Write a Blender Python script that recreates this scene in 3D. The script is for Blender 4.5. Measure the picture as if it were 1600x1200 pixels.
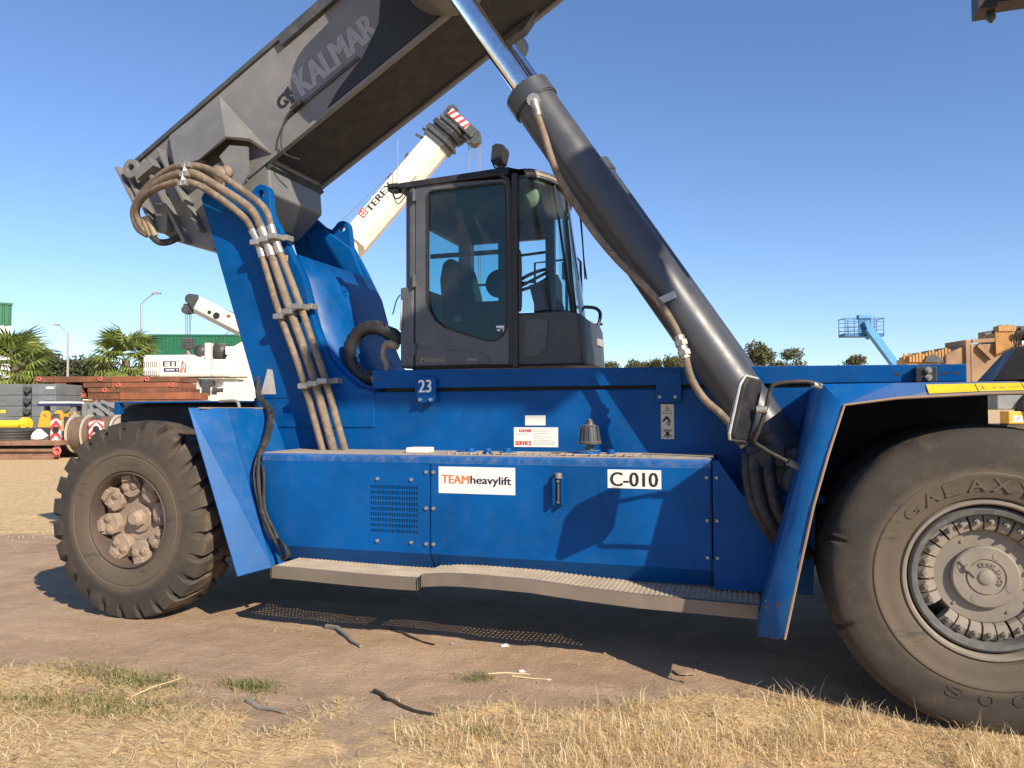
import bpy, bmesh, math, random
import numpy as np
from math import sin, cos, pi, radians, atan2, sqrt, hypot
from mathutils import Vector, Matrix, Euler

# ------------------------------------------------------------------ scene, camera, sky, sun
S = bpy.context.scene
COL = S.collection
for _o in list(bpy.data.objects):
    bpy.data.objects.remove(_o)
YAW, PITCH, ROLL = 18.0, 2.0, 0.25
EYE = Vector((0, 0, 1.74))
cam_data = bpy.data.cameras.new('camera')
cam_data.sensor_width = 36.0
cam_data.lens = 27.0
cam_data.clip_start = 0.05
cam_data.clip_end = 6000
cam = bpy.data.objects.new('camera', cam_data)
COL.objects.link(cam)
cam.location = EYE
cam.rotation_euler = (Matrix.Rotation(radians(YAW), 3, 'Z') @ Matrix.Rotation(radians(90 + PITCH), 3, 'X')
                      @ Matrix.Rotation(radians(-ROLL), 3, 'Z')).to_euler()
S.camera = cam

TO_SUN = Vector((1.35, -0.95, 1.0)).normalized()
world = bpy.data.worlds.new('World')
S.world = world
world.use_nodes = True
wn = world.node_tree
wn.nodes.clear()
w_out = wn.nodes.new('ShaderNodeOutputWorld')
w_bg = wn.nodes.new('ShaderNodeBackground')
w_sky = wn.nodes.new('ShaderNodeTexSky')
w_sky.sky_type = 'NISHITA'
w_sky.sun_disc = False
w_sky.sun_elevation = math.asin(TO_SUN.z)
w_sky.sun_rotation = atan2(TO_SUN.x, TO_SUN.y)
w_sky.altitude = 100
w_sky.air_density = 1.0
w_sky.dust_density = 0.0
w_sky.ozone_density = 2.2
w_bg.inputs['Strength'].default_value = 0.122
w_tint = wn.nodes.new('ShaderNodeMix')
w_tint.data_type = 'RGBA'
w_tint.blend_type = 'MULTIPLY'
w_tint.inputs[0].default_value = 1.0
w_tint.inputs[7].default_value = (0.72, 0.81, 1.0, 1)
wn.links.new(w_sky.outputs[0], w_tint.inputs[6])
wn.links.new(w_tint.outputs[2], w_bg.inputs['Color'])
wn.links.new(w_bg.outputs[0], w_out.inputs['Surface'])

sun_data = bpy.data.lights.new('sun', 'SUN')
sun_data.energy = 5.0
sun_data.angle = radians(0.53)
sun_data.color = (1.0, 0.88, 0.71)
sun = bpy.data.objects.new('sun', sun_data)
COL.objects.link(sun)
sun.location = TO_SUN * 60
sun.rotation_euler = TO_SUN.to_track_quat('Z', 'Y').to_euler()

S.view_settings.view_transform = 'Standard'
S.view_settings.look = 'None'
S.view_settings.exposure = 0.5
S.view_settings.gamma = 1.0
S.view_settings.use_curve_mapping = False
S.render.engine = 'CYCLES'
S.cycles.max_bounces = 8
S.cycles.transparent_max_bounces = 24
S.cycles.use_denoising = True

RNG = random.Random(7)
FW = Vector((-sin(radians(YAW)), cos(radians(YAW)), 0))
RT = Vector((cos(radians(YAW)), sin(radians(YAW)), 0))
RZ = radians(YAW)


def spot(right, ahead, z=0.0):
    """A place on the yard, in metres to the right and ahead of where the photographer stands."""
    p = RT * right + FW * ahead
    return Vector((p.x, p.y, z))


# ------------------------------------------------------------------ materials
class NT:
    def __init__(self, name):
        self.m = bpy.data.materials.new(name)
        self.m.use_nodes = True
        self.t = self.m.node_tree
        self.b = self.t.nodes['Principled BSDF']
        self.out = self.t.nodes['Material Output']
        self.tc = self.t.nodes.new('ShaderNodeTexCoord')

    def n(self, kind, **kw):
        x = self.t.nodes.new('ShaderNode' + kind)
        for k, v in kw.items():
            if k.startswith('i_'):
                key = k[2:].replace('_', ' ')
                x.inputs[key].default_value = v
            else:
                setattr(x, k, v)
        return x

    def l(self, a, b):
        self.t.links.new(a, b)

    def noise(self, scale, detail=5.0, rough=0.6, vec=None, stretch=None):
        x = self.n('TexNoise')
        x.inputs['Scale'].default_value = scale
        x.inputs['Detail'].default_value = detail
        x.inputs['Roughness'].default_value = rough
        src = vec or self.tc.outputs['Object']
        if stretch:
            mp = self.n('Mapping')
            mp.inputs['Scale'].default_value = stretch
            self.l(src, mp.inputs['Vector'])
            src = mp.outputs[0]
        self.l(src, x.inputs['Vector'])
        return x.outputs['Fac']

    def ramp(self, fac, lo, hi, a=0.0, b=1.0):
        x = self.n('MapRange')
        x.interpolation_type = 'SMOOTHSTEP'
        x.inputs['From Min'].default_value = lo
        x.inputs['From Max'].default_value = hi
        x.inputs['To Min'].default_value = a
        x.inputs['To Max'].default_value = b
        self.l(fac, x.inputs['Value'])
        return x.outputs[0]

    def mix(self, fac, a, b):
        x = self.n('Mix', data_type='RGBA')
        for i, v in ((0, fac), (6, a), (7, b)):
            if hasattr(v, 'is_linked') or hasattr(v, 'links'):
                self.l(v, x.inputs[i])
            else:
                x.inputs[i].default_value = v if i == 0 else (*v, 1.0)
        return x.outputs[2]

    def math(self, op, a, b=None):
        x = self.n('Math', operation=op)
        for i, v in ((0, a), (1, b)):
            if v is None:
                continue
            if hasattr(v, 'links'):
                self.l(v, x.inputs[i])
            else:
                x.inputs[i].default_value = v
        return x.outputs[0]

    def bump(self, h, strength=0.3, dist=0.01):
        x = self.n('Bump')
        x.inputs['Strength'].default_value = strength
        x.inputs['Distance'].default_value = dist
        self.l(h, x.inputs['Height'])
        self.l(x.outputs[0], self.b.inputs['Normal'])

    def base(self, c):
        if hasattr(c, 'links'):
            self.l(c, self.b.inputs['Base Color'])
        else:
            self.b.inputs['Base Color'].default_value = (*c, 1)

    def rough(self, r):
        if hasattr(r, 'links'):
            self.l(r, self.b.inputs['Roughness'])
        else:
            self.b.inputs['Roughness'].default_value = r


def paint(name, col, rough=0.4, dust=0.25, dust_col=(0.36, 0.29, 0.2), worn=0.0, worn_col=(0.16, 0.07, 0.035),
          metal=0.0, bump=0.05, vary=0.14, scale=1.0, top=0.75, coat=0.0, scuff=0.0, spec=None, chips=0.0):
    k = NT(name)
    big = k.noise(1.3 * scale, 4, 0.6)
    mid = k.noise(7 * scale, 6, 0.65)
    fine = k.noise(60 * scale, 4, 0.6)
    c = k.mix(k.ramp(big, 0.35, 0.7), tuple(x * (1 - vary) for x in col), tuple(min(1, x * (1 + vary)) for x in col))
    # fine dust film, patchy, and thicker where a surface lies open to the sky
    geo = k.n('NewGeometry')
    sep = k.n('SeparateXYZ')
    k.l(geo.outputs['True Normal'], sep.inputs[0])
    film = k.math('MULTIPLY', k.ramp(mid, 0.42, 0.78), dust)
    up = k.math('MULTIPLY', k.ramp(sep.outputs['Z'], 0.72, 0.98), k.ramp(k.noise(9 * scale, 5, 0.7), 0.2, 0.6, top * 0.45, top))
    tot = k.math('MAXIMUM', film, up)
    c = k.mix(tot, c, dust_col)
    if worn > 0:
        w = k.ramp(k.noise(18 * scale, 8, 0.75), 0.74 - worn * 0.2, 0.78 - worn * 0.2)
        c = k.mix(w, c, worn_col)
    if scuff > 0:
        sc = k.ramp(k.noise(11 * scale, 7, 0.8, stretch=(1.0, 1.0, 3.2)), 0.70, 0.76, 0, scuff)
        c = k.mix(sc, c, tuple(min(1, x * 1.5 + 0.03) for x in col))
        streak = k.ramp(k.noise(6 * scale, 5, 0.7, stretch=(3.2, 3.2, 0.22)), 0.55, 0.8, 0, scuff * 0.45)
        c = k.mix(streak, c, tuple(min(1, x * 1.15 + 0.035) for x in col))
    if chips > 0:
        # stone chips and long thin scratches down to primer, and a little rust bleeding from them
        ch_ = k.ramp(k.noise(26 * scale, 9, 0.82), 0.685, 0.71, 0, chips)
        c = k.mix(ch_, c, (0.30, 0.30, 0.29))
        sx = k.ramp(k.noise(3.2 * scale, 6, 0.8, stretch=(0.5, 0.5, 14)), 0.69, 0.70, 0, chips * 0.5)
        c = k.mix(sx, c, tuple(min(1, x * 1.3 + 0.05) for x in col))
        sy = k.ramp(k.noise(4.0 * scale, 6, 0.8, stretch=(12, 12, 0.6)), 0.70, 0.71, 0, chips * 0.5)
        c = k.mix(sy, c, tuple(min(1, x * 1.3 + 0.05) for x in col))
        ru = k.ramp(k.noise(2.3 * scale, 8, 0.75, stretch=(2.5, 2.5, 0.7)), 0.67, 0.77, 0, chips * 0.5)
        c = k.mix(ru, c, (0.09, 0.055, 0.04))
    k.base(c)
    rr = k.ramp(mid, 0.25, 0.8, rough * 0.85, min(1, rough * 1.3))
    k.rough(k.math('MAXIMUM', rr, k.math('MULTIPLY', tot, 0.9)))
    k.b.inputs['Metallic'].default_value = metal
    if spec is not None:
        k.b.inputs['Specular IOR Level'].default_value = spec
    if coat:
        k.b.inputs['Coat Weight'].default_value = coat
        k.b.inputs['Coat Roughness'].default_value = 0.12
    if bump:
        mixh = k.math('ADD', k.math('MULTIPLY', big, 0.9), k.math('MULTIPLY', fine, 0.05))
        k.bump(mixh, bump, 0.02)
    return k.m


def flat(name, col, rough=0.6, metal=0.0, spec=None):
    k = NT(name)
    n = k.noise(25, 4)
    k.base(k.mix(k.ramp(n, 0.3, 0.75), tuple(c * 0.88 for c in col), tuple(min(1, c * 1.1) for c in col)))
    k.rough(rough)
    k.b.inputs['Metallic'].default_value = metal
    return k.m


def glass(name, tint, refl=0.9, dusty=0.05):
    k = NT(name)
    k.t.nodes.remove(k.b)
    tr = k.n('BsdfTransparent')
    tr.inputs['Color'].default_value = (*tint, 1)
    gl = k.n('BsdfGlossy')
    gl.inputs['Roughness'].default_value = 0.02
    gl.inputs['Color'].default_value = (refl, refl, refl, 1)
    fr = k.n('Fresnel')
    fr.inputs['IOR'].default_value = 1.45
    m1 = k.n('MixShader')
    k.l(fr.outputs[0], m1.inputs[0])
    k.l(tr.outputs[0], m1.inputs[1])
    k.l(gl.outputs[0], m1.inputs[2])
    df = k.n('BsdfDiffuse')
    df.inputs['Color'].default_value = (0.5, 0.46, 0.4, 1)
    m2 = k.n('MixShader')
    k.l(k.ramp(k.noise(3.5, 5, 0.65), 0.35, 0.8, dusty * 0.3, dusty * 2.2), m2.inputs[0])
    k.l(m1.outputs[0], m2.inputs[1])
    k.l(df.outputs[0], m2.inputs[2])
    k.l(m2.outputs[0], k.out.inputs['Surface'])
    return k.m


M = {}
M['blue'] = paint('blue paint', (0.0003, 0.074, 0.262), rough=0.36, dust=0.045, dust_col=(0.20, 0.23, 0.24), vary=0.18, scuff=0.34, bump=0.08, spec=0.14, chips=0.5)
M['blue_worn'] = paint('scuffed blue paint', (0.0006, 0.088, 0.295), rough=0.42, dust=0.06, worn=0.30, vary=0.16, scuff=0.4, spec=0.25, chips=0.8)
M['blue_dusty'] = paint('dusty blue lid paint', (0.0006, 0.086, 0.285), rough=0.5, dust=0.25, dust_col=(0.42, 0.34, 0.25), vary=0.12, scuff=0.3, top=1.0, scale=2)
M['rust_edge'] = paint('bare rusty edge', (0.30, 0.20, 0.14), rough=0.8, dust=0.3, worn=0.5)
M['grey'] = paint('graphite grey paint', (0.172, 0.170, 0.166), rough=0.42, dust=0.16, dust_col=(0.36, 0.33, 0.28), vary=0.10, scuff=0.14, top=0.6, chips=0.3)
M['grey_dark'] = paint('dark grey paint', (0.055, 0.06, 0.066), rough=0.45, dust=0.15, vary=0.15)
M['grime'] = paint('grimy dark underside', (0.012, 0.016, 0.026), rough=0.8, dust=0.12, dust_col=(0.06, 0.05, 0.04), top=0.3)  # near-black shade put into the colour of parts behind the wheels
M['boom_shade'] = paint('painted boom shade', (0.020, 0.021, 0.024), rough=0.6, dust=0.2, dust_col=(0.045, 0.042, 0.04), scuff=0.15, top=0)  # shade of the boom's underside and flank put into the colour
M['cab'] = paint('cab grey paint', (0.078, 0.083, 0.092), rough=0.36, dust=0.16, dust_col=(0.30, 0.28, 0.24), vary=0.12, scuff=0.2)
M['black'] = paint('black plastic', (0.018, 0.018, 0.020), rough=0.5, dust=0.12, dust_col=(0.2, 0.17, 0.13), top=0.5)
M['cabin_black'] = flat('dark cab interior', (0.02, 0.022, 0.024), 0.7)
M['cyl'] = paint('cylinder grey paint', (0.066, 0.070, 0.078), rough=0.40, dust=0.05, vary=0.1, bump=0.03, metal=0.25, scuff=0.2, top=0.0)
M['chrome'] = flat('chrome rod', (0.82, 0.83, 0.84), 0.10, 1.0)
M['steel'] = paint('bare steel', (0.36, 0.35, 0.33), rough=0.45, dust=0.3, metal=0.6, worn=0.1)
M['hose'] = paint('dusty hose', (0.17, 0.128, 0.088), rough=0.75, dust=0.7, dust_col=(0.38, 0.29, 0.2), vary=0.25, scale=3, top=0.8)
M['rubber'] = paint('black rubber hose', (0.022, 0.020, 0.019), rough=0.6, dust=0.35, dust_col=(0.2, 0.16, 0.12), scale=3, top=0.3)
M['tread'] = paint('dusty walkway', (0.42, 0.35, 0.27), rough=0.9, dust=0.7, dust_col=(0.50, 0.41, 0.30), vary=0.2, scale=4)
M['aluminium'] = paint('aluminium kick edge', (0.20, 0.165, 0.13), rough=0.5, dust=0.5, dust_col=(0.27, 0.20, 0.145), metal=0.2, worn=0.3, worn_col=(0.42, 0.37, 0.31))
M['white'] = paint('white sticker', (0.80, 0.77, 0.70), rough=0.5, dust=0.06, dust_col=(0.5, 0.43, 0.33), vary=0.04, bump=0, top=0)
M['cream_label'] = paint('cream sticker', (0.60, 0.54, 0.40), rough=0.6, dust=0.2, vary=0.05, bump=0, top=0)
M['ink_black'] = flat('black print', (0.02, 0.018, 0.022), 0.5)
M['ink_navy'] = flat('navy print', (0.02, 0.018, 0.075), 0.5)
M['ink_orange'] = flat('orange print', (0.80, 0.17, 0.06), 0.5)
M['ink_red'] = flat('red print', (0.62, 0.03, 0.025), 0.5)
M['ink_white'] = flat('white print', (0.82, 0.82, 0.80), 0.5)
M['ink_grey'] = flat('faded grey print', (0.24, 0.25, 0.27), 0.5)
M['ink_pale'] = flat('pale print', (0.42, 0.40, 0.38), 0.6)
M['ink_boom'] = flat('grey boom lettering', (0.32, 0.325, 0.34), 0.5)
M['rim_dark'] = paint('rusty dark rim', (0.075, 0.052, 0.040), rough=0.8, dust=0.4, dust_col=(0.2, 0.14, 0.10), worn=0.3, top=0.2)
M['ink_tan'] = flat('worn tan lettering', (0.30, 0.24, 0.16), 0.6)
M['yellow'] = paint('yellow label', (0.80, 0.52, 0.02), rough=0.5, dust=0.05, vary=0.05, bump=0, top=0)
M['yellow_paint'] = paint('yellow machine paint', (0.78, 0.38, 0.03), rough=0.45, dust=0.15, vary=0.1, scale=2, top=0.2)
M['yellow_bright'] = paint('bright yellow paint', (0.85, 0.60, 0.03), rough=0.4, dust=0.1, vary=0.08, scale=2, top=0.1)
M['orange_lens'] = flat('orange reflector', (0.55, 0.12, 0.03), 0.2)
M['hub_tan'] = paint('dirty pink hub paint', (0.27, 0.205, 0.15), rough=0.7, dust=0.45, dust_col=(0.36, 0.27, 0.19), worn=0.75, worn_col=(0.20, 0.075, 0.05), scale=2, vary=0.2)
M['rim_grey'] = paint('dusty grey rim', (0.23, 0.20, 0.165), rough=0.65, dust=0.55, dust_col=(0.31, 0.245, 0.175), vary=0.16, scale=2.5, top=0.4)
M['ring_blue'] = paint('blue grey lock ring', (0.095, 0.098, 0.098), rough=0.5, dust=0.35, dust_col=(0.30, 0.24, 0.18), scale=3, worn=0.25, worn_col=(0.42, 0.36, 0.3), top=0.3)
M['crane_white'] = paint('cream crane paint', (0.78, 0.71, 0.60), rough=0.4, dust=0.12, vary=0.05, top=0.2, bump=0.02)
M['red_white_red'] = flat('signal red', (0.60, 0.05, 0.05), 0.5)
M['red_white_white'] = flat('signal white', (0.78, 0.74, 0.68), 0.5)
M['mat_brown'] = paint('rusty mat steel', (0.17, 0.068, 0.034), rough=0.85, dust=0.35, dust_col=(0.24, 0.13, 0.075), vary=0.3, scale=1.5, top=0.4, worn=0.4, worn_col=(0.10, 0.045, 0.03))
M['mat_orange'] = paint('fresh rust', (0.27, 0.088, 0.038), rough=0.85, dust=0.2, vary=0.2, top=0.3)
M['mat_pink'] = flat('pink lifting eye paint', (0.62, 0.16, 0.13), 0.6)
M['block_grey'] = paint('blue grey counterweight paint', (0.145, 0.165, 0.175), rough=0.6, dust=0.25, vary=0.12, top=0.5)
M['frame_grey'] = paint('grey frame paint', (0.20, 0.215, 0.22), rough=0.6, dust=0.25, vary=0.15, top=0.4)
M['beam_rust'] = paint('rusty beam', (0.25, 0.135, 0.085), rough=0.85, dust=0.5, dust_col=(0.38, 0.25, 0.17), vary=0.25, top=0.55, worn=0.3)
M['rope_rust'] = paint('wound wire rope', (0.14, 0.095, 0.065), rough=0.8, dust=0.4, dust_col=(0.25, 0.18, 0.12), top=0.3, scale=3)
M['drum_cream'] = paint('chipped cream flange', (0.50, 0.44, 0.36), rough=0.7, dust=0.4, worn=0.6, worn_col=(0.2, 0.12, 0.08), scale=3)
M['rust_spot'] = paint('rust patch', (0.16, 0.07, 0.04), rough=0.85, dust=0.3, vary=0.3, scale=4, top=0)
M['navy'] = flat('navy edge', (0.03, 0.035, 0.11), 0.5)
M['green_clad'] = paint('green cladding', (0.012, 0.125, 0.062), rough=0.5, dust=0.05, vary=0.08, bump=0)
M['white_clad'] = paint('white cladding', (0.62, 0.62, 0.60), rough=0.6, dust=0.1, vary=0.04, bump=0)
M['pole'] = flat('galvanised pole', (0.42, 0.38, 0.36), 0.5, 0.3)
M['lift_blue'] = paint('light blue lift paint', (0.07, 0.30, 0.55), rough=0.45, dust=0.12, vary=0.1)
M['lift_blue_dark'] = paint('dark blue lift paint', (0.02, 0.13, 0.33), rough=0.5, dust=0.1, vary=0.1)
M['crane_tan'] = paint('weathered tan crane paint', (0.27, 0.155, 0.078), rough=0.6, dust=0.4, dust_col=(0.34, 0.24, 0.16), vary=0.22, worn=0.3, worn_col=(0.2, 0.11, 0.06))
M['crane_orange'] = paint('orange yellow crane paint', (0.47, 0.245, 0.07), rough=0.55, dust=0.25, vary=0.2)
M['glass'] = glass('tinted cab glass', (0.44, 0.72, 0.76), dusty=0.025)
M['glass_front'] = glass('windscreen glass', (0.62, 0.86, 0.86), dusty=0.05)
M['mirror'] = flat('mirror glass', (0.75, 0.75, 0.75), 0.03, 1.0)
M['nose'] = paint('charcoal nose moulding', (0.034, 0.036, 0.041), rough=0.42, dust=0.10, vary=0.1, top=0.4)
M['clod'] = flat('dirt clod', (0.33, 0.225, 0.15), 0.95)
M['seat'] = flat('charcoal seat fabric', (0.045, 0.045, 0.04), 0.9)
M['liner'] = flat('pale headliner', (0.20, 0.25, 0.20), 0.8)
M['bark'] = flat('bark', (0.16, 0.11, 0.08), 0.9)
M['litter'] = flat('white litter', (0.75, 0.72, 0.68), 0.7)
M['stick'] = flat('dark stick', (0.055, 0.04, 0.03), 0.9)
M['stone'] = flat('grey stone', (0.24, 0.21, 0.18), 0.9)


def rubber_tyre():
    k = NT('dusty tyre rubber')
    big = k.noise(1.6, 5, 0.65)
    mid = k.noise(5, 7, 0.7)
    fine = k.noise(55, 6, 0.7)
    c = k.mix(k.ramp(big, 0.36, 0.68), (0.038, 0.032, 0.026), (0.074, 0.057, 0.041))
    c = k.mix(k.ramp(mid, 0.52, 0.75, 0, 0.65), c, (0.108, 0.080, 0.055))
    c = k.mix(k.ramp(k.noise(2.2, 5, 0.7, stretch=(1, 1, 2.5)), 0.58, 0.66, 0, 0.5), c, (0.052, 0.047, 0.042))
    c = k.mix(k.ramp(k.noise(70, 3, 0.6), 0.70, 0.76, 0, 0.6), c, (0.24, 0.19, 0.14))
    # mud dried on the inner sidewall, rubbed off towards the shoulder; caked dirt on the running surface
    sp = k.n('SeparateXYZ')
    k.l(k.tc.outputs['Object'], sp.inputs[0])
    rad = k.math('SQRT', k.math('ADD', k.math('MULTIPLY', sp.outputs['X'], sp.outputs['X']), k.math('MULTIPLY', sp.outputs['Z'], sp.outputs['Z'])))
    rad = k.math('ADD', rad, k.math('MULTIPLY', k.math('SUBTRACT', big, 0.5), 0.16))
    c = k.mix(k.ramp(rad, 0.56, 0.62, 0.55, 0.0), c, (0.150, 0.113, 0.078))
    c = k.mix(k.math('MULTIPLY', k.ramp(rad, 0.80, 0.85), k.ramp(mid, 0.45, 0.62, 0, 0.7)), c, (0.17, 0.125, 0.085))
    c = k.mix(k.ramp(k.noise(3.0, 6, 0.75, stretch=(1, 1, 3.5)), 0.56, 0.64, 0, 0.55), c, (0.036, 0.033, 0.031))
    cut = k.ramp(k.noise(14, 8, 0.85), 0.72, 0.735, 0, 0.8)
    c = k.mix(cut, c, (0.018, 0.016, 0.015))
    k.base(c)
    k.rough(0.82)
    k.bump(k.math('SUBTRACT', k.math('ADD', mid, k.math('MULTIPLY', fine, 0.25)), k.math('MULTIPLY', cut, 0.8)), 0.3, 0.012)
    return k.m


M['tyre'] = rubber_tyre()


def leafmat(name, a, b, trans=0.25):
    k = NT(name)
    g = k.n('NewGeometry')
    c = k.mix(g.outputs['Random Per Island'], a, b)
    k.base(c)
    k.rough(0.6)
    tr = k.n('BsdfTranslucent')
    k.l(c, tr.inputs['Color'])
    mx = k.n('MixShader')
    mx.inputs[0].default_value = trans
    k.l(k.b.outputs[0], mx.inputs[1])
    k.l(tr.outputs[0], mx.inputs[2])
    k.l(mx.outputs[0], k.out.inputs['Surface'])
    return k.m


M['leaf_gum'] = leafmat('gum leaves', (0.075, 0.085, 0.032), (0.155, 0.150, 0.062))
M['leaf_dark'] = leafmat('dark leaves', (0.055, 0.075, 0.032), (0.115, 0.125, 0.055))
M['leaf_palm'] = leafmat('palm leaves', (0.12, 0.18, 0.035), (0.30, 0.34, 0.09), 0.35)
M['straw'] = leafmat('dry straw', (0.52, 0.34, 0.14), (1.0, 0.86, 0.55), 0.35)
M['grass'] = leafmat('green grass blades', (0.13, 0.16, 0.045), (0.42, 0.37, 0.15), 0.3)


# ------------------------------------------------------------------ mesh building
class MB:
    """Collects faces; build() links them as one mesh object."""

    def __init__(self):
        self.v, self.f = [], []

    def add(self, verts, faces):
        o = len(self.v)
        self.v += [tuple(p) for p in verts]
        self.f += [tuple(i + o for i in f) for f in faces]
        return self

    def box(self, x0, x1, y0, y1, z0, z1, mat=None):
        p = [(x0, y0, z0), (x1, y0, z0), (x1, y1, z0), (x0, y1, z0), (x0, y0, z1), (x1, y0, z1), (x1, y1, z1), (x0, y1, z1)]
        if mat is not None:
            p = [tuple(mat @ Vector(q)) for q in p]
        return self.add(p, [(0, 3, 2, 1), (4, 5, 6, 7), (0, 1, 5, 4), (1, 2, 6, 5), (2, 3, 7, 6), (3, 0, 4, 7)])

    def bar(self, a, b, w, h, up=(0, 0, 1)):
        a, b = Vector(a), Vector(b)
        d = (b - a)
        L = d.length
        d.normalize()
        s = d.cross(Vector(up))
        if s.length < 1e-4:
            s = d.cross(Vector((0, 1, 0)))
        s.normalize()
        u = s.cross(d)
        m = Matrix((s, u, d)).transposed().to_4x4()
        m.translation = a
        return self.box(-w / 2, w / 2, -h / 2, h / 2, 0, L, m)

    def prism(self, poly, y0, y1, axis='Y'):
        """poly: 2-D outline, extruded along the axis. Y: (x,z); X: (y,z); Z: (x,y)"""
        def P(a, b, c):
            return {'Y': (a, c, b), 'X': (c, a, b), 'Z': (a, b, c)}[axis]
        n = len(poly)
        vs = [P(a, b, y0) for a, b in poly] + [P(a, b, y1) for a, b in poly]
        fs = [tuple(range(n)), tuple(range(2 * n - 1, n - 1, -1))]
        fs += [(i, (i + 1) % n, n + (i + 1) % n, n + i) for i in range(n)]
        return self.add(vs, fs)

    def holed(self, outer, holes, y0, y1, axis='Y'):
        """flat plate with holes, outline and holes as 2-D loops"""
        def P(a, b, c):
            return {'Y': (a, c, b), 'X': (c, a, b), 'Z': (a, b, c)}[axis]
        bm = bmesh.new()
        edges = []
        for loop in [outer] + holes:
            vs = [bm.verts.new(P(a, b, y0)) for a, b in loop]
            for i in range(len(vs)):
                edges.append(bm.edges.new((vs[i], vs[(i + 1) % len(vs)])))
        bmesh.ops.triangle_fill(bm, use_beauty=True, use_dissolve=False, edges=edges)
        bm.verts.index_update()
        vs = [v.co.copy() for v in bm.verts]
        fs = [tuple(v.index for v in f.verts) for f in bm.faces]
        bm.free()
        n = len(vs)
        off = {'Y': Vector((0, y1 - y0, 0)), 'X': Vector((y1 - y0, 0, 0)), 'Z': Vector((0, 0, y1 - y0))}[axis]
        allv = vs + [v + off for v in vs]
        F = fs + [tuple(i + n for i in reversed(f)) for f in fs]
        k = 0
        for loop in [outer] + holes:
            m = len(loop)
            F += [(k + i, k + (i + 1) % m, k + (i + 1) % m + n, k + i + n) for i in range(m)]
            k += m
        return self.add(allv, F)

    def cyl(self, a, b, r0, r1=None, seg=24, caps=True):
        r1 = r0 if r1 is None else r1
        a, b = Vector(a), Vector(b)
        d = (b - a).normalized()
        s = d.orthogonal().normalized()
        t = d.cross(s)
        vs = []
        for c, r in ((a, r0), (b, r1)):
            for i in range(seg):
                an = 2 * pi * i / seg
                vs.append(c + (s * cos(an) + t * sin(an)) * r)
        fs = [(i, (i + 1) % seg, seg + (i + 1) % seg, seg + i) for i in range(seg)]
        if caps:
            fs += [tuple(range(seg - 1, -1, -1)), tuple(range(seg, 2 * seg))]
        return self.add(vs, fs)

    def tube(self, pts, r, seg=10, smooth=0, caps=True):
        pts = [Vector(p) for p in pts]
        if smooth:
            pts = catmull(pts, smooth)
        n = len(pts)
        rr = r if isinstance(r, (list, tuple)) else [r] * n
        vs, fs = [], []
        d0 = (pts[1] - pts[0]).normalized()
        s = d0.orthogonal().normalized()
        for i, p in enumerate(pts):
            d = (pts[min(i + 1, n - 1)] - pts[max(i - 1, 0)]).normalized()
            s = (s - d * s.dot(d)).normalized()
            t = d.cross(s)
            for j in range(seg):
                an = 2 * pi * j / seg
                vs.append(p + (s * cos(an) + t * sin(an)) * rr[i])
        for i in range(n - 1):
            for j in range(seg):
                fs.append((i * seg + j, i * seg + (j + 1) % seg, (i + 1) * seg + (j + 1) % seg, (i + 1) * seg + j))
        if caps:
            fs += [tuple(range(seg - 1, -1, -1)), tuple(range((n - 1) * seg, n * seg))]
        return self.add(vs, fs)

    def lathe(self, prof, c=(0, 0, 0), seg=64, axis='Y', closed=False):
        """prof: (radius, offset along axis)"""
        vs, fs = [], []
        n = len(prof)
        for i in range(seg):
            an = 2 * pi * i / seg
            for r, o in prof:
                if axis == 'Y':
                    vs.append((c[0] + r * cos(an), c[1] + o, c[2] + r * sin(an)))
                elif axis == 'Z':
                    vs.append((c[0] + r * cos(an), c[1] + r * sin(an), c[2] + o))
                else:
                    vs.append((c[0] + o, c[1] + r * cos(an), c[2] + r * sin(an)))
        for i in range(seg):
            j = (i + 1) % seg
            for k in range(n if closed else n - 1):
                k2 = (k + 1) % n
                fs.append((i * n + k, i * n + k2, j * n + k2, j * n + k))
        return self.add(vs, fs)

    def mesh(self, name, off=(0, 0, 0), smooth=None, mat=None):
        me = bpy.data.meshes.new(name)
        o = Vector(off)
        me.from_pydata([Vector(p) - o for p in self.v], [], self.f)
        bm = bmesh.new()
        bm.from_mesh(me)
        bmesh.ops.remove_doubles(bm, verts=bm.verts, dist=1e-5)
        bmesh.ops.recalc_face_normals(bm, faces=bm.faces)
        if smooth:
            for f in bm.faces:
                f.smooth = True
            for e in bm.edges:
                if len(e.link_faces) == 2 and e.calc_face_angle(0) > radians(smooth):
                    e.smooth = False
        bm.to_mesh(me)
        bm.free()
        if mat:
            me.materials.append(mat if not isinstance(mat, str) else M[mat])
        return me

    def build(self, name, mat, parent=None, smooth=None, bevel=0.0, solid=None, label=None, kind=None, local=False):
        off = (0, 0, 0) if (parent is None or local) else WORLD[parent.name]
        me = self.mesh(name, off, smooth, mat)
        ob = bpy.data.objects.new(name, me)
        COL.objects.link(ob)
        if parent is not None:
            ob.parent = parent
        WORLD[ob.name] = Vector(off) if parent is not None else Vector((0, 0, 0))
        if solid:
            md = ob.modifiers.new('thickness', 'SOLIDIFY')
            md.thickness = solid
            md.offset = -1
        if bevel:
            md = ob.modifiers.new('soft edge', 'BEVEL')
            md.width = bevel
            md.segments = 2
            md.limit_method = 'ANGLE'
            md.angle_limit = radians(32)
            md.harden_normals = False
        if label:
            ob['label'] = label
        if kind:
            ob['kind'] = kind
        return ob


WORLD = {}


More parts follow.
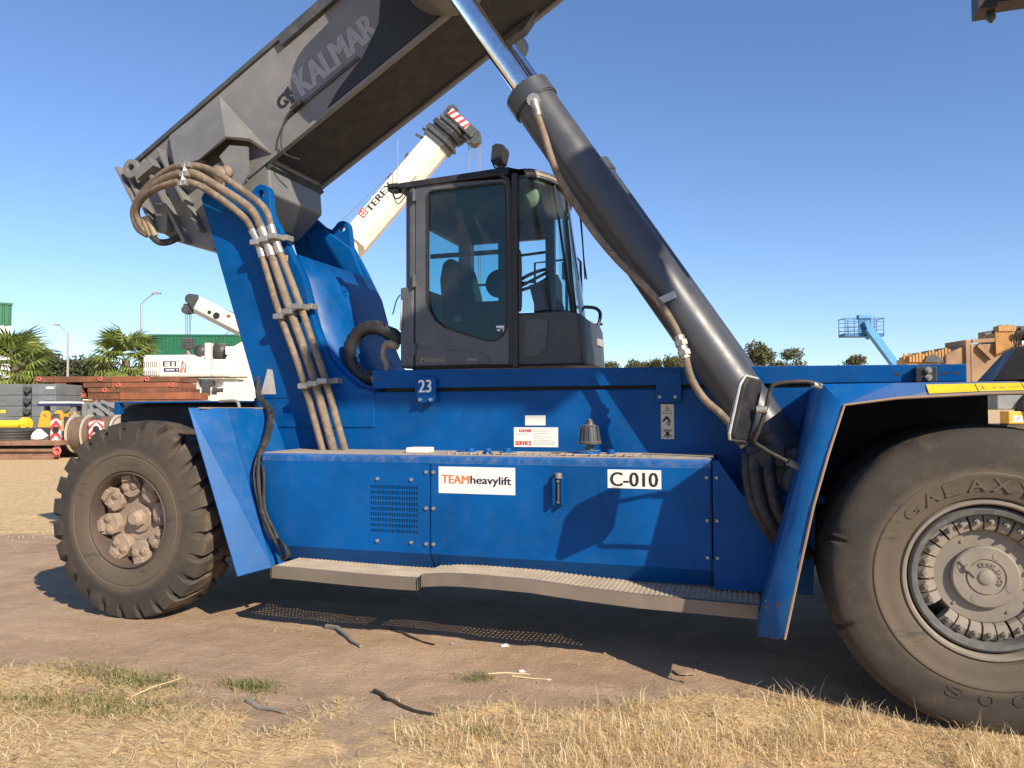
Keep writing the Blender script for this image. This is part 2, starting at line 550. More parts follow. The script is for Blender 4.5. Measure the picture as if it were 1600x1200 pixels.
def catmull(pts, k):
    out = []
    n = len(pts)
    for i in range(n - 1):
        p0, p1, p2, p3 = pts[max(i - 1, 0)], pts[i], pts[i + 1], pts[min(i + 2, n - 1)]
        for j in range(k):
            t = j / k
            out.append(0.5 * ((2 * p1) + (p2 - p0) * t + (2 * p0 - 5 * p1 + 4 * p2 - p3) * t * t + (3 * p1 - p0 - 3 * p2 + p3) * t ** 3))
    out.append(pts[-1])
    return out


def thing(name, label, cat, loc=(0, 0, 0), rz=0.0, group=None, world=False):
    o = bpy.data.objects.new(name, None)
    o.empty_display_size = 0.3
    COL.objects.link(o)
    o.location = loc
    o.rotation_euler = (0, 0, rz)
    o['label'] = label
    o['category'] = cat
    if group:
        o['group'] = group
    WORLD[o.name] = Vector(loc) if world else Vector((0, 0, 0))
    return o


def tag(o, label, cat, group=None, loc=None, rz=None):
    o['label'] = label
    o['category'] = cat
    if group:
        o['group'] = group
    if loc is not None:
        o.location = loc
    if rz is not None:
        o.rotation_euler = (0, 0, rz)
    return o


def glyphs(text, width, height, extrude=0.0015, bold=0.0, spacing=1.0, shear=0.0):
    """outline lettering as mesh data lying in the x-y plane, lower left at 0,0, fitted to width and height"""
    cu = bpy.data.curves.new('lettering', 'FONT')
    cu.body = text
    cu.size = 1.0
    cu.extrude = 0.0
    cu.offset = bold
    cu.space_character = spacing
    cu.shear = shear
    cu.resolution_u = 4
    ob = bpy.data.objects.new('lettering', cu)
    COL.objects.link(ob)
    dg = bpy.context.evaluated_depsgraph_get()
    me = ob.evaluated_get(dg).to_mesh()
    vs = np.array([v.co[:] for v in me.vertices])
    fs = [tuple(p.vertices) for p in me.polygons]
    ob.evaluated_get(dg).to_mesh_clear()
    bpy.data.objects.remove(ob)
    bpy.data.curves.remove(cu)
    lo, hi = vs[:, :2].min(0), vs[:, :2].max(0)
    sx = width / (hi[0] - lo[0]) if width else height / (hi[1] - lo[1])
    sy = height / (hi[1] - lo[1]) if height else sx
    pts = [((x - lo[0]) * sx, (y - lo[1]) * sy) for x, y, _ in vs]
    # extrude by hand so that the print has an edge
    n = len(pts)
    V = [(x, y, extrude) for x, y in pts] + [(x, y, 0) for x, y in pts]
    cnt = {}
    for f in fs:
        for i in range(len(f)):
            e = (f[i], f[(i + 1) % len(f)])
            cnt[e] = cnt.get(e, 0) + 1
    F = list(fs)
    for (a, b) in cnt:
        if (b, a) not in cnt:
            F.append((a, a + n, b + n, b))
    return V, F


def print_on(parent, text, mat, origin, xdir, ydir, width, height, bold=0.0, extrude=0.0015, name='lettering', spacing=1.0, shear=0.0, label=None):
    """lettering on a surface: origin lower left, xdir along the line, ydir up the letters"""
    b_ = bold * (height or width)
    V, F = glyphs(text, width - 2 * b_ * 1.2, height, extrude, 0.0, spacing, shear)
    x, y = Vector(xdir).normalized(), Vector(ydir).normalized()
    z = x.cross(y)
    o = Vector(origin) + x * b_ * 1.2
    mb = MB()
    for k, s_ in enumerate((-1.2, -.4, .4, 1.2) if bold > 0 else (0,)):
        mb.add([o + x * (a + s_ * b_) + y * b + z * (c + k * max(.0004, extrude * .1)) for a, b, c in V], F)
    return mb.build(name, mat, parent, label=label)


def arc_poly(cx, cy, r, a0, a1, n):
    return [(cx + r * cos(radians(a0 + (a1 - a0) * i / n)), cy + r * sin(radians(a0 + (a1 - a0) * i / n))) for i in range(n + 1)]

# ------------------------------------------------------------------ ground
NR = np.random.RandomState(5)
_perm = NR.rand(64, 64)


def vnoise(x, y, s):
    x, y = np.asarray(x) * s, np.asarray(y) * s
    xi, yi = np.floor(x).astype(int), np.floor(y).astype(int)
    fx, fy = x - xi, y - yi
    fx, fy = fx * fx * (3 - 2 * fx), fy * fy * (3 - 2 * fy)
    a = _perm[xi % 64, yi % 64]
    b = _perm[(xi + 1) % 64, yi % 64]
    c = _perm[xi % 64, (yi + 1) % 64]
    d = _perm[(xi + 1) % 64, (yi + 1) % 64]
    return (a * (1 - fx) + b * fx) * (1 - fy) + (c * (1 - fx) + d * fx) * fy


def fbm(x, y, s, o=4):
    r, a, t = 0, 1.0, 0
    for i in range(o):
        r = r + a * vnoise(x + 17.3 * i, y - 9.1 * i, s)
        t += a
        a *= 0.5
        s *= 2.03
    return r / t


def sstep(a, b, x):
    t = np.clip((x - a) / (b - a), 0, 1)
    return t * t * (3 - 2 * t)


def straw_cover(x, y):
    """how much dry grass covers the ground: a bare wheel track runs under the machine"""
    x, y = np.asarray(x, float), np.asarray(y, float)
    n = fbm(x, y, 0.9, 4) - 0.5
    edge = np.interp(x, [-6, -4.5, -3.2, -2.0, -1.4, -0.8, 0.0, 0.8, 1.5, 3], [3.75, 3.85, 3.95, 4.0, 4.45, 4.85, 5.0, 4.95, 4.95, 5.1])
    n2 = fbm(x + 31, y + 7, 4.2, 3) - 0.5
    near = 1 - sstep(-0.45, 0.28, y - edge + n * 1.5 + n2 * 0.9)
    far = sstep(8.6, 11.5, y + n * 4.0 - 0.15 * x) * 0.85
    return np.clip(np.maximum(near, far), 0, 1)


def ground_height(x, y):
    x, y = np.asarray(x, float), np.asarray(y, float)
    h = (fbm(x, y, 0.55, 3) - 0.5) * 0.06 + (fbm(x + 5, y, 3.1, 4) - 0.5) * 0.045 + (fbm(x, y + 3, 11, 3) - 0.5) * 0.022
    s = straw_cover(x, y)
    h = h + s * 0.025 - 0.012
    w = 1 - sstep(25, 60, np.hypot(x, y))
    # firm under the tyres
    for wx, wy, ww in ((1.15, 5.3, 0.8), (-5.13, 5.6, 0.7)):
        w = w * (1 - 0.75 * np.exp(-(((x - wx) / 0.7) ** 2 + ((y - wy) / ww) ** 2)))
    return h * w


def axis_steps(lo, hi, d, far):
    a = list(np.arange(lo, hi, d))
    s, x = d, hi
    while x < far:
        a.append(x)
        s *= 1.22
        x += s
    s, x, b = d, lo, []
    while x > -far:
        s *= 1.22
        x -= s
        b.append(x)
    return np.array(sorted(b) + a)


gx, gy = axis_steps(-9.5, 3.2, 0.055, 2500), axis_steps(2.4, 9.5, 0.055, 2500)
GX, GY = np.meshgrid(gx, gy, indexing='ij')
GZ = ground_height(GX, GY)
nx, ny = len(gx), len(gy)
idx = np.arange(nx * ny).reshape(nx, ny)
quads = np.stack([idx[:-1, :-1], idx[1:, :-1], idx[1:, 1:], idx[:-1, 1:]], -1).reshape(-1, 4)
gm = bpy.data.meshes.new('ground')
gm.vertices.add(nx * ny)
gm.vertices.foreach_set('co', np.stack([GX, GY, GZ], -1).reshape(-1).astype(np.float32))
gm.loops.add(quads.size)
gm.loops.foreach_set('vertex_index', quads.reshape(-1).astype(np.int32))
gm.polygons.add(len(quads))
gm.polygons.foreach_set('loop_start', (np.arange(len(quads)) * 4).astype(np.int32))
gm.polygons.foreach_set('loop_total', np.full(len(quads), 4, np.int32))
gm.update(calc_edges=True)
gm.polygons.foreach_set('use_smooth', np.ones(len(quads), bool))
at_ = gm.attributes.new('cover', 'FLOAT', 'POINT')
at_.data.foreach_set('value', straw_cover(GX, GY).reshape(-1).astype(np.float32))


def ground_mat():
    k = NT('bare dirt and dry thatch')
    at = k.n('Attribute', attribute_name='cover')
    big = k.noise(0.7, 6, 0.65)
    mid = k.noise(4.0, 8, 0.7)
    fine = k.noise(38, 8, 0.75)
    grit = k.noise(160, 3, 0.6)
    dirt = k.mix(k.ramp(big, 0.3, 0.7), (0.365, 0.245, 0.155), (0.51, 0.355, 0.23))
    dirt = k.mix(k.ramp(mid, 0.45, 0.75, 0, 0.6), dirt, (0.54, 0.38, 0.255))
    dirt = k.mix(k.ramp(fine, 0.60, 0.72, 0, 0.45), dirt, (0.19, 0.13, 0.095))
    dirt = k.mix(k.ramp(grit, 0.66, 0.74, 0, 0.5), dirt, (0.42, 0.35, 0.28))
    crack = k.n('TexVoronoi', feature='DISTANCE_TO_EDGE')
    crack.inputs['Scale'].default_value = 7.0
    k.l(k.tc.outputs['Object'], crack.inputs['Vector'])
    ck = k.math('MULTIPLY', k.ramp(crack.outputs['Distance'], 0.0, 0.035, 1, 0), k.ramp(k.noise(1.7, 4), 0.5, 0.7, 0, 0.45))
    dirt = k.mix(ck, dirt, (0.17, 0.11, 0.075))
    rut = k.noise(2.2, 6, 0.7, stretch=(0.16, 1.5, 1))
    dirt = k.mix(k.ramp(rut, 0.48, 0.66, 0, 0.55), dirt, (0.55, 0.40, 0.28))
    dirt = k.mix(k.ramp(k.noise(9, 9, 0.8), 0.60, 0.70, 0, 0.5), dirt, (0.21, 0.14, 0.10))
    fib = k.noise(22, 8, 0.75, stretch=(0.35, 1.6, 1))
    fib2 = k.noise(30, 8, 0.75, stretch=(1.7, 0.5, 1))
    st = k.mix(k.ramp(fib, 0.35, 0.68), (0.46, 0.30, 0.15), (0.86, 0.62, 0.33))
    st = k.mix(k.ramp(fib2, 0.5, 0.72, 0, 0.7), st, (0.95, 0.74, 0.43))
    st = k.mix(k.ramp(mid, 0.52, 0.70, 0, 0.5), st, (0.26, 0.175, 0.11))
    cov = k.math('ADD', at.outputs['Fac'], k.math('MULTIPLY', k.math('SUBTRACT', mid, 0.5), 0.9))
    k.base(k.mix(k.ramp(cov, 0.36, 0.68), dirt, st))
    k.rough(0.95)
    k.b.inputs['Specular IOR Level'].default_value = 0.15
    h = k.math('ADD', k.math('MULTIPLY', fine, 0.55), k.math('ADD', k.math('MULTIPLY', mid, 1.0), k.math('MULTIPLY', grit, 0.12)))
    k.bump(h, 0.85, 0.04)
    return k.m


M['ground'] = ground_mat()
gm.materials.append(M['ground'])
ground = bpy.data.objects.new('ground', gm)
COL.objects.link(ground)
ground['kind'] = 'structure'


def gz(x, y):
    return float(ground_height(x, y))


# ------------------------------------------------------------------ grass, nobody could count the blades
def blades(name, xs, ys, length, lean, width, mat, seed):
    r = np.random.RandomState(seed)
    n = len(xs)
    a = r.rand(n) * 2 * pi
    L = length * (0.35 + 1.25 * r.rand(n) ** 1.6)
    le = np.clip(lean + 0.42 * r.randn(n), 0.05, 1.55)          # radians from upright
    dx, dy = np.cos(a), np.sin(a)
    w = width * (0.6 + 0.8 * r.rand(n))
    px, py = -dy * w / 2, dx * w / 2
    z0 = ground_height(xs, ys) - 0.004
    if lean > 1.3:                                              # trodden flat: stems lie along the ground
        le = np.clip(lean + 0.10 * r.randn(n), 1.1, 1.6)
        k1, k2 = le * 0.97, np.minimum(le + 0.12 * r.randn(n), 1.72)
    else:
        k1, k2 = le * (0.35 + 0.4 * r.rand(n)), np.minimum(le * (1.1 + 0.8 * r.rand(n)), 2.0)
    s1, c1, s2, c2 = np.sin(k1), np.cos(k1), np.sin(k2), np.cos(k2)
    tw = 0.9 * r.randn(n) * (le / 1.2)
    ex, ey = np.cos(a + tw), np.sin(a + tw)
    mx, my, mz = xs + dx * s1 * L * 0.5, ys + dy * s1 * L * 0.5, z0 + c1 * L * 0.5
    tx, ty, tz = mx + ex * s2 * L * 0.5, my + ey * s2 * L * 0.5, np.maximum(mz + c2 * L * 0.5, z0 + 0.006)
    V = np.empty((n, 5, 3), np.float32)
    V[:, 0] = np.stack([xs - px, ys - py, z0], -1)
    V[:, 1] = np.stack([xs + px, ys + py, z0], -1)
    V[:, 2] = np.stack([mx + px * 0.8, my + py * 0.8, mz], -1)
    V[:, 3] = np.stack([mx - px * 0.8, my - py * 0.8, mz], -1)
    V[:, 4] = np.stack([tx, ty, tz], -1)
    me = bpy.data.meshes.new(name)
    me.vertices.add(n * 5)
    me.vertices.foreach_set('co', V.reshape(-1))
    b = (np.arange(n) * 5)[:, None]
    li = np.concatenate([b + np.array([0, 1, 2, 3]), b + np.array([3, 2, 4])], 1).reshape(-1)
    me.loops.add(len(li))
    me.loops.foreach_set('vertex_index', li.astype(np.int32))
    me.polygons.add(n * 2)
    st = np.stack([np.arange(n) * 7, np.arange(n) * 7 + 4], 1).reshape(-1)
    me.polygons.foreach_set('loop_start', st.astype(np.int32))
    me.polygons.foreach_set('loop_total', np.tile([4, 3], n).astype(np.int32))
    me.update(calc_edges=True)
    me.materials.append(mat)
    ob = bpy.data.objects.new(name, me)
    COL.objects.link(ob)
    ob['kind'] = 'stuff'
    return ob


def scatter(n, x0, x1, y0, y1, dens, seed):
    r = np.random.RandomState(seed)
    x = x0 + (x1 - x0) * r.rand(n)
    y = y0 + (y1 - y0) * r.rand(n)
    keep = r.rand(n) < dens(x, y)
    return x[keep], y[keep]


def tall_zone(x, y):
    c = sstep(0.35, 0.62, fbm(x + 3, y + 8, 2.2, 3))
    right = sstep(-2.2, -0.9, x) * sstep(0.55, 0.9, straw_cover(x, y)) * (0.08 + 0.92 * c)
    bare = sstep(0.60, 0.72, fbm(x + 11, y + 2, 1.5, 4))
    return right * (1 - 0.85 * bare)


_x, _y = scatter(110000, -4.6, 3.0, 2.7, 5.4, lambda x, y: tall_zone(x, y) * 0.85, 11)
blades('dry_grass', _x, _y, 0.13, 1.18, 0.0030, M['straw'], 21)
_x, _y = scatter(170000, -6.5, 3.0, 2.6, 5.6, lambda x, y: sstep(0.15, 0.95, straw_cover(x, y)) * (0.10 + 0.90 * sstep(0.35, 0.65, fbm(x, y, 3.3, 4))), 12)
blades('flattened_straw', _x, _y, 0.11, 1.44, 0.0040, M['straw'], 22)
_x, _y = scatter(30000, -10, -5.5, 5.0, 12.0, lambda x, y: straw_cover(x, y) * 0.5, 13)
blades('dry_grass', _x, _y, 0.07, 1.1, 0.006, M['straw'], 23)
_x, _y = scatter(16000, -6.0, 1.2, 4.0, 6.4, lambda x, y: 0.04 + 0.75 * sstep(0.55, 0.75, fbm(x, y, 1.7, 3)), 14)
blades('loose_straw', _x, _y, 0.07, 1.5, 0.0035, M['straw'], 24)
_px, _py = [], []
_r = np.random.RandomState(3)
for cx, cy, sx, sy, n in ((-4.2, 4.1, .32, .09, 900), (-3.8, 4.03, .28, .10, 650), (-4.2, 3.58, .22, .12, 600), (-3.66, 3.66, .34, .15, 1300),
                          (-3.13, 4.2, .15, .06, 750), (-1.80, 4.78, .09, .06, 260), (-1.42, 3.9, .10, .06, 160), (-2.95, 4.0, .07, .04, 70)):
    _px.append(cx + _r.randn(n) * sx * 0.75)
    _py.append(cy + _r.randn(n) * sy * 0.75)
blades('green_grass', np.concatenate(_px), np.concatenate(_py), 0.058, 1.1, 0.0042, M['grass'], 25)

# ------------------------------------------------------------------ the reach stacker
ROOT = thing('reach_stacker', 'huge blue reach stacker with raised grey boom and dark cab, parked on bare dirt', 'reach stacker',
             (-2.0, 6.7, 0.0), world=True)
YC = 6.7
WALL = 5.95
BACK = 2 * YC - WALL
TANK = 5.40


def bolt(mb, x, y, z, r=0.016, h=0.014):
    mb.cyl((x, y, z), (x, y - h, z), r, r * 0.9, 6)


# chassis between the wheels
ch = MB()
ch.prism([(-4.42, 0.62), (-4.42, 1.87), (-3.2, 1.905), (1.46, 1.905), (1.46, 1.30), (2.6, 1.15), (2.6, 0.90), (0.22, 0.90), (0.05, 0.62)], WALL, BACK)
chassis = ch.build('chassis', 'blue', ROOT, bevel=0.012)
MB().prism([(-5.95, 0.55), (-6.0, 1.2), (-5.98, 1.823), (-4.42, 1.823), (-4.42, 0.62)], WALL + 0.02, BACK - 0.06).build('counterweight', 'grime', ROOT, bevel=0.03)  # dark colour stands for the shade under the rear fender
ax = MB()
ax.cyl((1.15, 5.3, 0.83), (1.15, 8.1, 0.83), 0.24, seg=20)
ax.box(0.75, 1.55, 5.9, 7.5, 0.55, 1.1)
ax.build('axle', 'grey_dark', ROOT, smooth=40)
MB().cyl((-5.13, 5.5, 0.83), (-5.13, 7.9, 0.83), 0.18, seg=20).build('axle', 'grey_dark', ROOT, smooth=40)

# ---- tower that carries the boom
front_edge = [(-4.235, 3.545), (-4.083, 3.287), (-3.9, 2.943), (-3.766, 2.488), (-3.641, 2.205), (-3.5, 2.066), (-3.341, 1.946), (-3.18, 1.905)]
lug = arc_poly(-4.352, 3.742, 0.092, 150, 0, 10)
outline = ([(-4.35, 1.6), (-4.37, 1.88), (-5.017, 3.764), (-4.966, 3.84), (-4.87, 3.965), (-4.80, 4.0), (-4.69, 3.885), (-4.58, 3.79), (-4.479, 3.745)]
           + lug + front_edge + [(-3.18, 1.6)])
hole = arc_poly(-4.352, 3.742, 0.036, 0, 330, 11)
for y0, y1 in ((WALL - 0.012, WALL + 0.075), (BACK - 0.075, BACK + 0.012)):
    MB().holed(outline, [hole], y0, y1).build('tower_plate', 'blue', ROOT, bevel=0.008)
cov = MB()
pts = [(-4.02, 3.16)] + front_edge[2:]
for (a, b), (c, d) in zip(pts, pts[1:]):
    cov.add([(a - .012, WALL + .07, b), (a - .012, BACK - .07, b), (c - .012, BACK - .07, d), (c - .012, WALL + .07, d)], [(0, 1, 2, 3)])
cov.build('tower_front_plate', 'blue', ROOT, solid=0.03, smooth=25)
MB().add([(-4.80, WALL + .07, 3.2), (-4.80, BACK - .07, 3.2), (-4.38, BACK - .07, 1.8), (-4.38, WALL + .07, 1.8)], [(0, 1, 2, 3)]).build('tower_rear_plate', 'blue', ROOT, solid=0.03)
# far gusset with the rounded pocket
MB().prism([(-4.55, 3.75), (-4.2, 3.50), (-3.98, 3.02), (-4.05, 2.86), (-4.2, 2.84), (-4.5, 3.1), (-4.75, 3.7)], BACK - 0.15, BACK - 0.08).build('gusset', 'blue', ROOT, bevel=0.01)
MB().box(-4.10, -4.055, WALL - .018, WALL - .0125, 3.10, 3.155).build('warning_label', 'yellow_paint', ROOT)
MB().box(-4.62, -4.53, BACK - .079, BACK - .0755, 3.55, 3.60).build('warning_label', 'yellow_paint', ROOT)
MB().box(-4.35, -3.2, WALL - 0.02, WALL - 0.0125, 1.868, 1.876).build('weld_seam', 'blue', ROOT)
MB().prism([(-4.33, 1.90), (-4.17, 1.90), (-4.21, 2.12), (-4.26, 2.13)], WALL - 0.016, WALL - 0.0125).build('bare_patch', 'ink_pale', ROOT)
pv = MB()
pv.cyl((-4.79, WALL - 0.07, 3.95), (-4.79, WALL + 0.22, 3.95), 0.085, seg=20)
pv.cyl((-4.79, BACK - 0.10, 3.90), (-4.79, BACK + 0.07, 3.90), 0.05, seg=20)
pv.box(-4.93, -4.74, WALL - 0.03, WALL - 0.013, 3.82, 3.95)
pv.prism(arc_poly(-4.71, 3.97, 0.062, 0, 330, 11), WALL - 0.06, WALL - 0.014)
pv.build('boom_pivot', 'hub_tan', ROOT, smooth=40)

# ---- boom, raised 31 degrees
BA = radians(31)


def B(u, v, y):
    return Vector((-4.79 + u * cos(BA) - v * sin(BA), y, 4.05 + u * sin(BA) + v * cos(BA)))


BY0, BY1 = 6.15, 7.06
prof = [(-1.057, .80), (-1.071, .11), (-.94, -.15), (-.604, -.5), (-.1, -.46), (.22, -.40), (.36, -.12), (7.4, -.12), (7.4, .80)]
n = len(prof)
mb = MB().add([B(u, v, BY0) for u, v in prof] + [B(u, v, BY1) for u, v in prof],
              [tuple(range(n)), tuple(range(2 * n - 1, n - 1, -1))] + [(i, (i + 1) % n, n + (i + 1) % n, n + i) for i in range(n)])
boom = mb.build('boom', 'grey', ROOT, bevel=0.02)


def bbox(mb, u0, u1, v0, v1, y0, y1):
    p = [B(u, v, y) for y in (y0, y1) for u, v in ((u0, v0), (u1, v0), (u1, v1), (u0, v1))]
    return mb.add(p, [(0, 1, 2, 3), (7, 6, 5, 4), (0, 4, 5, 1), (1, 5, 6, 2), (2, 6, 7, 3), (3, 7, 4, 0)])


m_ = MB()
bbox(m_, 7.3, 10.3, -.02, .68, 6.26, 7.08)
m_.build('inner_boom', 'grey', boom)
m_ = MB()
bbox(m_, .03, 7.3, -.15, -.115, BY0 - .028, BY0 + .03)
bbox(m_, .03, 7.3, -.15, -.115, BY1 - .03, BY1 + .028)
m_.build('bottom_flange', 'grey', boom, bevel=0.004)
m_ = MB()
bbox(m_, -1.06, 7.3, .785, .83, BY0 - .03, BY0 + .06)
bbox(m_, 1.05, 3.4, .70, .788, BY0 - .055, BY0 + .01)
m_.build('top_flange', 'grey_dark', boom, bevel=0.006)
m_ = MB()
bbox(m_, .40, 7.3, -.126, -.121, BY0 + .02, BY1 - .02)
m_.build('belly_shade', 'boom_shade', boom)  # thin sheet added to paint the boom underside as shaded
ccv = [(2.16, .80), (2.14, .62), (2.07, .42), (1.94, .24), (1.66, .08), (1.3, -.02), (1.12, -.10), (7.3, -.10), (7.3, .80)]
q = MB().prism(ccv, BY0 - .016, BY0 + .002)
MB().add([B(x, z, y) for x, y, z in q.v], q.f).build('side_doubler', 'boom_shade', boom, bevel=0.004)  # plate coloured dark to deepen the shade on the boom side
# ledge below the lettering
m_ = MB()
bbox(m_, .72, 1.62, .085, .115, BY0 - .022, BY0 + .01)
m_.build('side_ledge', 'grey_dark', boom, bevel=0.006)
# hood over the pivot, pressed outwards from the side of the boom
hd = MB()
oA, oB, oC, oD = B(.235, .76, 6.14), B(.20, .18, 5.90), B(.36, .07, 6.0), B(.427, -.10, 6.15)
oE, oF, oG = B(-.16, .175, 5.90), B(-.43, .31, 5.93), B(-.44, .77, 6.12)
hd.add([oA, oB, oE, oF, oG], [(0, 1, 2, 3, 4)])
hd.add([oA, oD, oC, oB], [(0, 1, 2, 3)])
hd.add([oG, oF, B(-.44, .31, 6.16), B(-.44, .77, 6.16)], [(0, 1, 2, 3)])
hd.add([oF, oE, B(-.16, .175, 6.0), B(-.43, .31, 6.0)], [(0, 1, 2, 3)])
hd.build('pivot_hood', 'grey', boom, solid=0.03, bevel=0.012)
gp = MB()
gp.add([B(.16, .13, 5.99), B(.30, .02, 6.02), B(.17, -.20, 6.03), B(.02, -.28, 6.02), B(.02, .10, 5.98)], [(0, 1, 2, 3, 4)])
gp.add([B(-.10, .10, 6.02), B(.12, .06, 6.02), B(.10, -.20, 6.10), B(-.15, -.20, 6.10)], [(0, 1, 2, 3)])
gp.build('pivot_gusset', 'grey', boom, solid=0.03)
# tail end: ribs, lugs
tl = MB()
for u in (-1.03, -.80, -.60):
    bbox(tl, u, u + .035, -.30 if u > -.9 else .05, .70, BY0 - .10, BY0 + .01)
bbox(tl, -1.09, -1.055, .40, .83, BY0 - .12, BY1 + .12)
tl.build('tail_rib', 'grey', boom, bevel=0.005)
lg = MB()
ring_o = [(-.90 + .095 * cos(a), .66 + .095 * sin(a)) for a in [2 * pi * i / 16 for i in range(16)]]
ring_i = [(-.90 + .045 * cos(a), .66 + .045 * sin(a)) for a in [2 * pi * i / 12 for i in range(12)]]
tmp = MB().holed(ring_o, [ring_i], BY0 - .17, BY0 - .12)
lg.add([B(x, z, y) for x, y, z in tmp.v], tmp.f)
bbox(lg, -.90, -.66, .52, .62, BY0 - .165, BY0 + .0)
lg.build('lifting_lug', 'grey', boom, bevel=0.006)
# big housings for the upper ends of the lift cylinders, above the edge of the picture, near drum enlarged to shade the boom lettering
PIN = Vector((-2.65, 5.68, 5.68))
for s, name in ((1, 'cylinder_bracket'), (-1, 'cylinder_bracket')):
    hb = MB()
    y0, y1 = (5.33, BY0 + .01) if s > 0 else (BY1 - .01, 2 * YC - 5.33)
    hb.cyl((PIN.x + .1, y0, PIN.z + (0 if s > 0 else .1)), (PIN.x + .1, y1, PIN.z + (0 if s > 0 else .1)), 0.47 if s > 0 else 0.14, seg=28)
    if s > 0:
        bbox(hb, 2.9, 4.6, .10, .82, y0 + .05, y1)
    hb.build(name, 'grey', boom, smooth=40)
lb = MB()
p2 = [(2.55, -.12), (2.72, -.17), (2.98, -.20), (3.10, -.15), (3.2, -.12), (3.3, .2), (2.6, .2)]
q = MB().prism(p2, BY1 - .10, BY1 + .03)
lb.add([B(x, z, y) for x, y, z in q.v], q.f)
lb.build('far_cylinder_lug', 'grey_dark', boom)
ud, vd = Vector((cos(BA), 0, sin(BA))), Vector((-sin(BA), 0, cos(BA)))
print_on(boom, 'KALMAR', 'ink_boom', B(.955, .165, BY0 - .003), ud, vd, .95, .25, bold=.05, shear=0.08)
# emblem: framed elephant head
em = MB()
EO = B(.70, .16, BY0 - .0035)


def epoly(pts):
    k_ = len(pts)
    P = [EO + ud * (a * .20) + vd * (b * .20) for a, b in pts]
    em.add([p + Vector((0, -.002, 0)) for p in P] + P, [tuple(range(k_))] + [(i, (i + 1) % k_, k_ + (i + 1) % k_, k_ + i) for i in range(k_)])


for i in range(14):
    a0, a1 = radians(75 + 17 * i), radians(75 + 17 * (i + 1))
    epoly([(.36 + .30 * cos(a0), .52 + .32 * sin(a0)), (.36 + .30 * cos(a1), .52 + .32 * sin(a1)), (.36 + .16 * cos(a1), .50 + .17 * sin(a1)), (.36 + .16 * cos(a0), .50 + .17 * sin(a0))])
epoly([(.42, .84), (.62, .86), (.98, .98), (.94, .72), (1.0, .50), (.80, .56), (.62, .68), (.50, .70)])
epoly([(.60, .64), (.80, .54), (.90, .36), (.86, .10), (.68, .10), (.72, .30), (.64, .46)])
epoly([(.40, .55), (.50, .52), (.66, .30), (.60, .24), (.46, .36)])
em.build('emblem', 'ink_black', boom)
fr = MB()
for a, b, c, d in ((-.14, 1.14, -.08, -.065), (-.14, 1.14, 1.10, 1.115), (-.14, -.125, -.08, 1.11), (1.125, 1.14, -.08, 1.11)):
    p = [EO + ud * (x * .2) + vd * (z * .2) for x, z in ((a, c), (b, c), (b, d), (a, d))]
    fr.add([q_ + Vector((0, -.001, 0)) for q_ in p], [(0, 1, 2, 3)])
fr.build('emblem_border', 'ink_grey', boom)
cb = MB()
cb.tube([B(.86, .10, BY0 - .05), B(.75, .06, BY0 - .07), B(.62, -.05, BY0 - .07), B(.55, -.20, BY0 - .05), B(.60, -.26, BY0 + .1)], 0.009, 6, smooth=5)
bbox(cb, .82, .95, .085, .125, BY0 - .06, BY0)
cb.build('sensor_cable', 'rubber', boom, smooth=40)
m_ = MB()
bbox(m_, .30, .36, -.20, -.12, BY0, BY1)
m_.build('bottom_rib', 'grey_dark', boom)

# ---- spreader hanging from the boom head, out of the picture except one far corner
SPX, SPZ, SPY, HALF = 3.78, 6.72, 6.05, 4.6
sp = MB()
sp.box(SPX - .42, SPX + .42, SPY - 3.0, SPY + 3.0, SPZ - .1, SPZ + .62)
spreader = sp.build('spreader', 'grey_dark', ROOT, bevel=0.01)
ar = MB()
ar.box(SPX - .28, SPX + .28, SPY - HALF, SPY - 2.9, SPZ + 0.02, SPZ + .48)
ar.box(SPX - .28, SPX + .28, SPY + 2.9, SPY + HALF, SPZ + 0.02, SPZ + .48)
ar.build('telescopic_arm', 'grey_dark', spreader)
for sg_ in (-1, 1):
    ya, yb = SPY + sg_ * (HALF - .12), SPY + sg_ * (HALF - 1.15)
    MB().prism([(SPX - .30, min(ya, yb)), (SPX + 1.0, ya), (SPX + .30, yb), (SPX - .30, yb), (SPX - 1.0, ya)][1:] , SPZ + .02, SPZ + .20, 'Z').build('shadow_gusset', 'grey_dark', spreader)  # added out of view to close a gap in the lift cylinder's shadow
for yy in (SPY - HALF, SPY + HALF):
    eb = MB()
    eb.box(SPX - 1.15, SPX + 1.15, yy - .14, yy + .14, SPZ - .06, SPZ + .30)
    for s in (-1, 1):
        eb.box(SPX + s * 1.10 - .10, SPX + s * 1.10 + .10, yy - .16, yy + .16, SPZ - .12, SPZ + .28)
    e_ = eb.build('end_beam', 'black', spreader)
    tw = MB()
    for s in (-1, 1):
        tw.cyl((SPX + s * 1.03, yy, SPZ - .12), (SPX + s * 1.03, yy, SPZ - .19), .05, .055, 12)
        tw.cyl((SPX + s * 1.03, yy, SPZ - .19), (SPX + s * 1.03, yy, SPZ - .24), .055, .015, 12)
    tw.build('twistlock', 'grey_dark', spreader)
hd2 = MB()
hd2.cyl((SPX, YC, SPZ + .6), (SPX, YC, SPZ + 1.1), .42, seg=24)
hd2.bar((SPX, YC, SPZ + 1.05), tuple(B(10.2, .3, YC)), .4, .5, (0, 1, 0))
hd2.build('rotator', 'grey_dark', spreader)

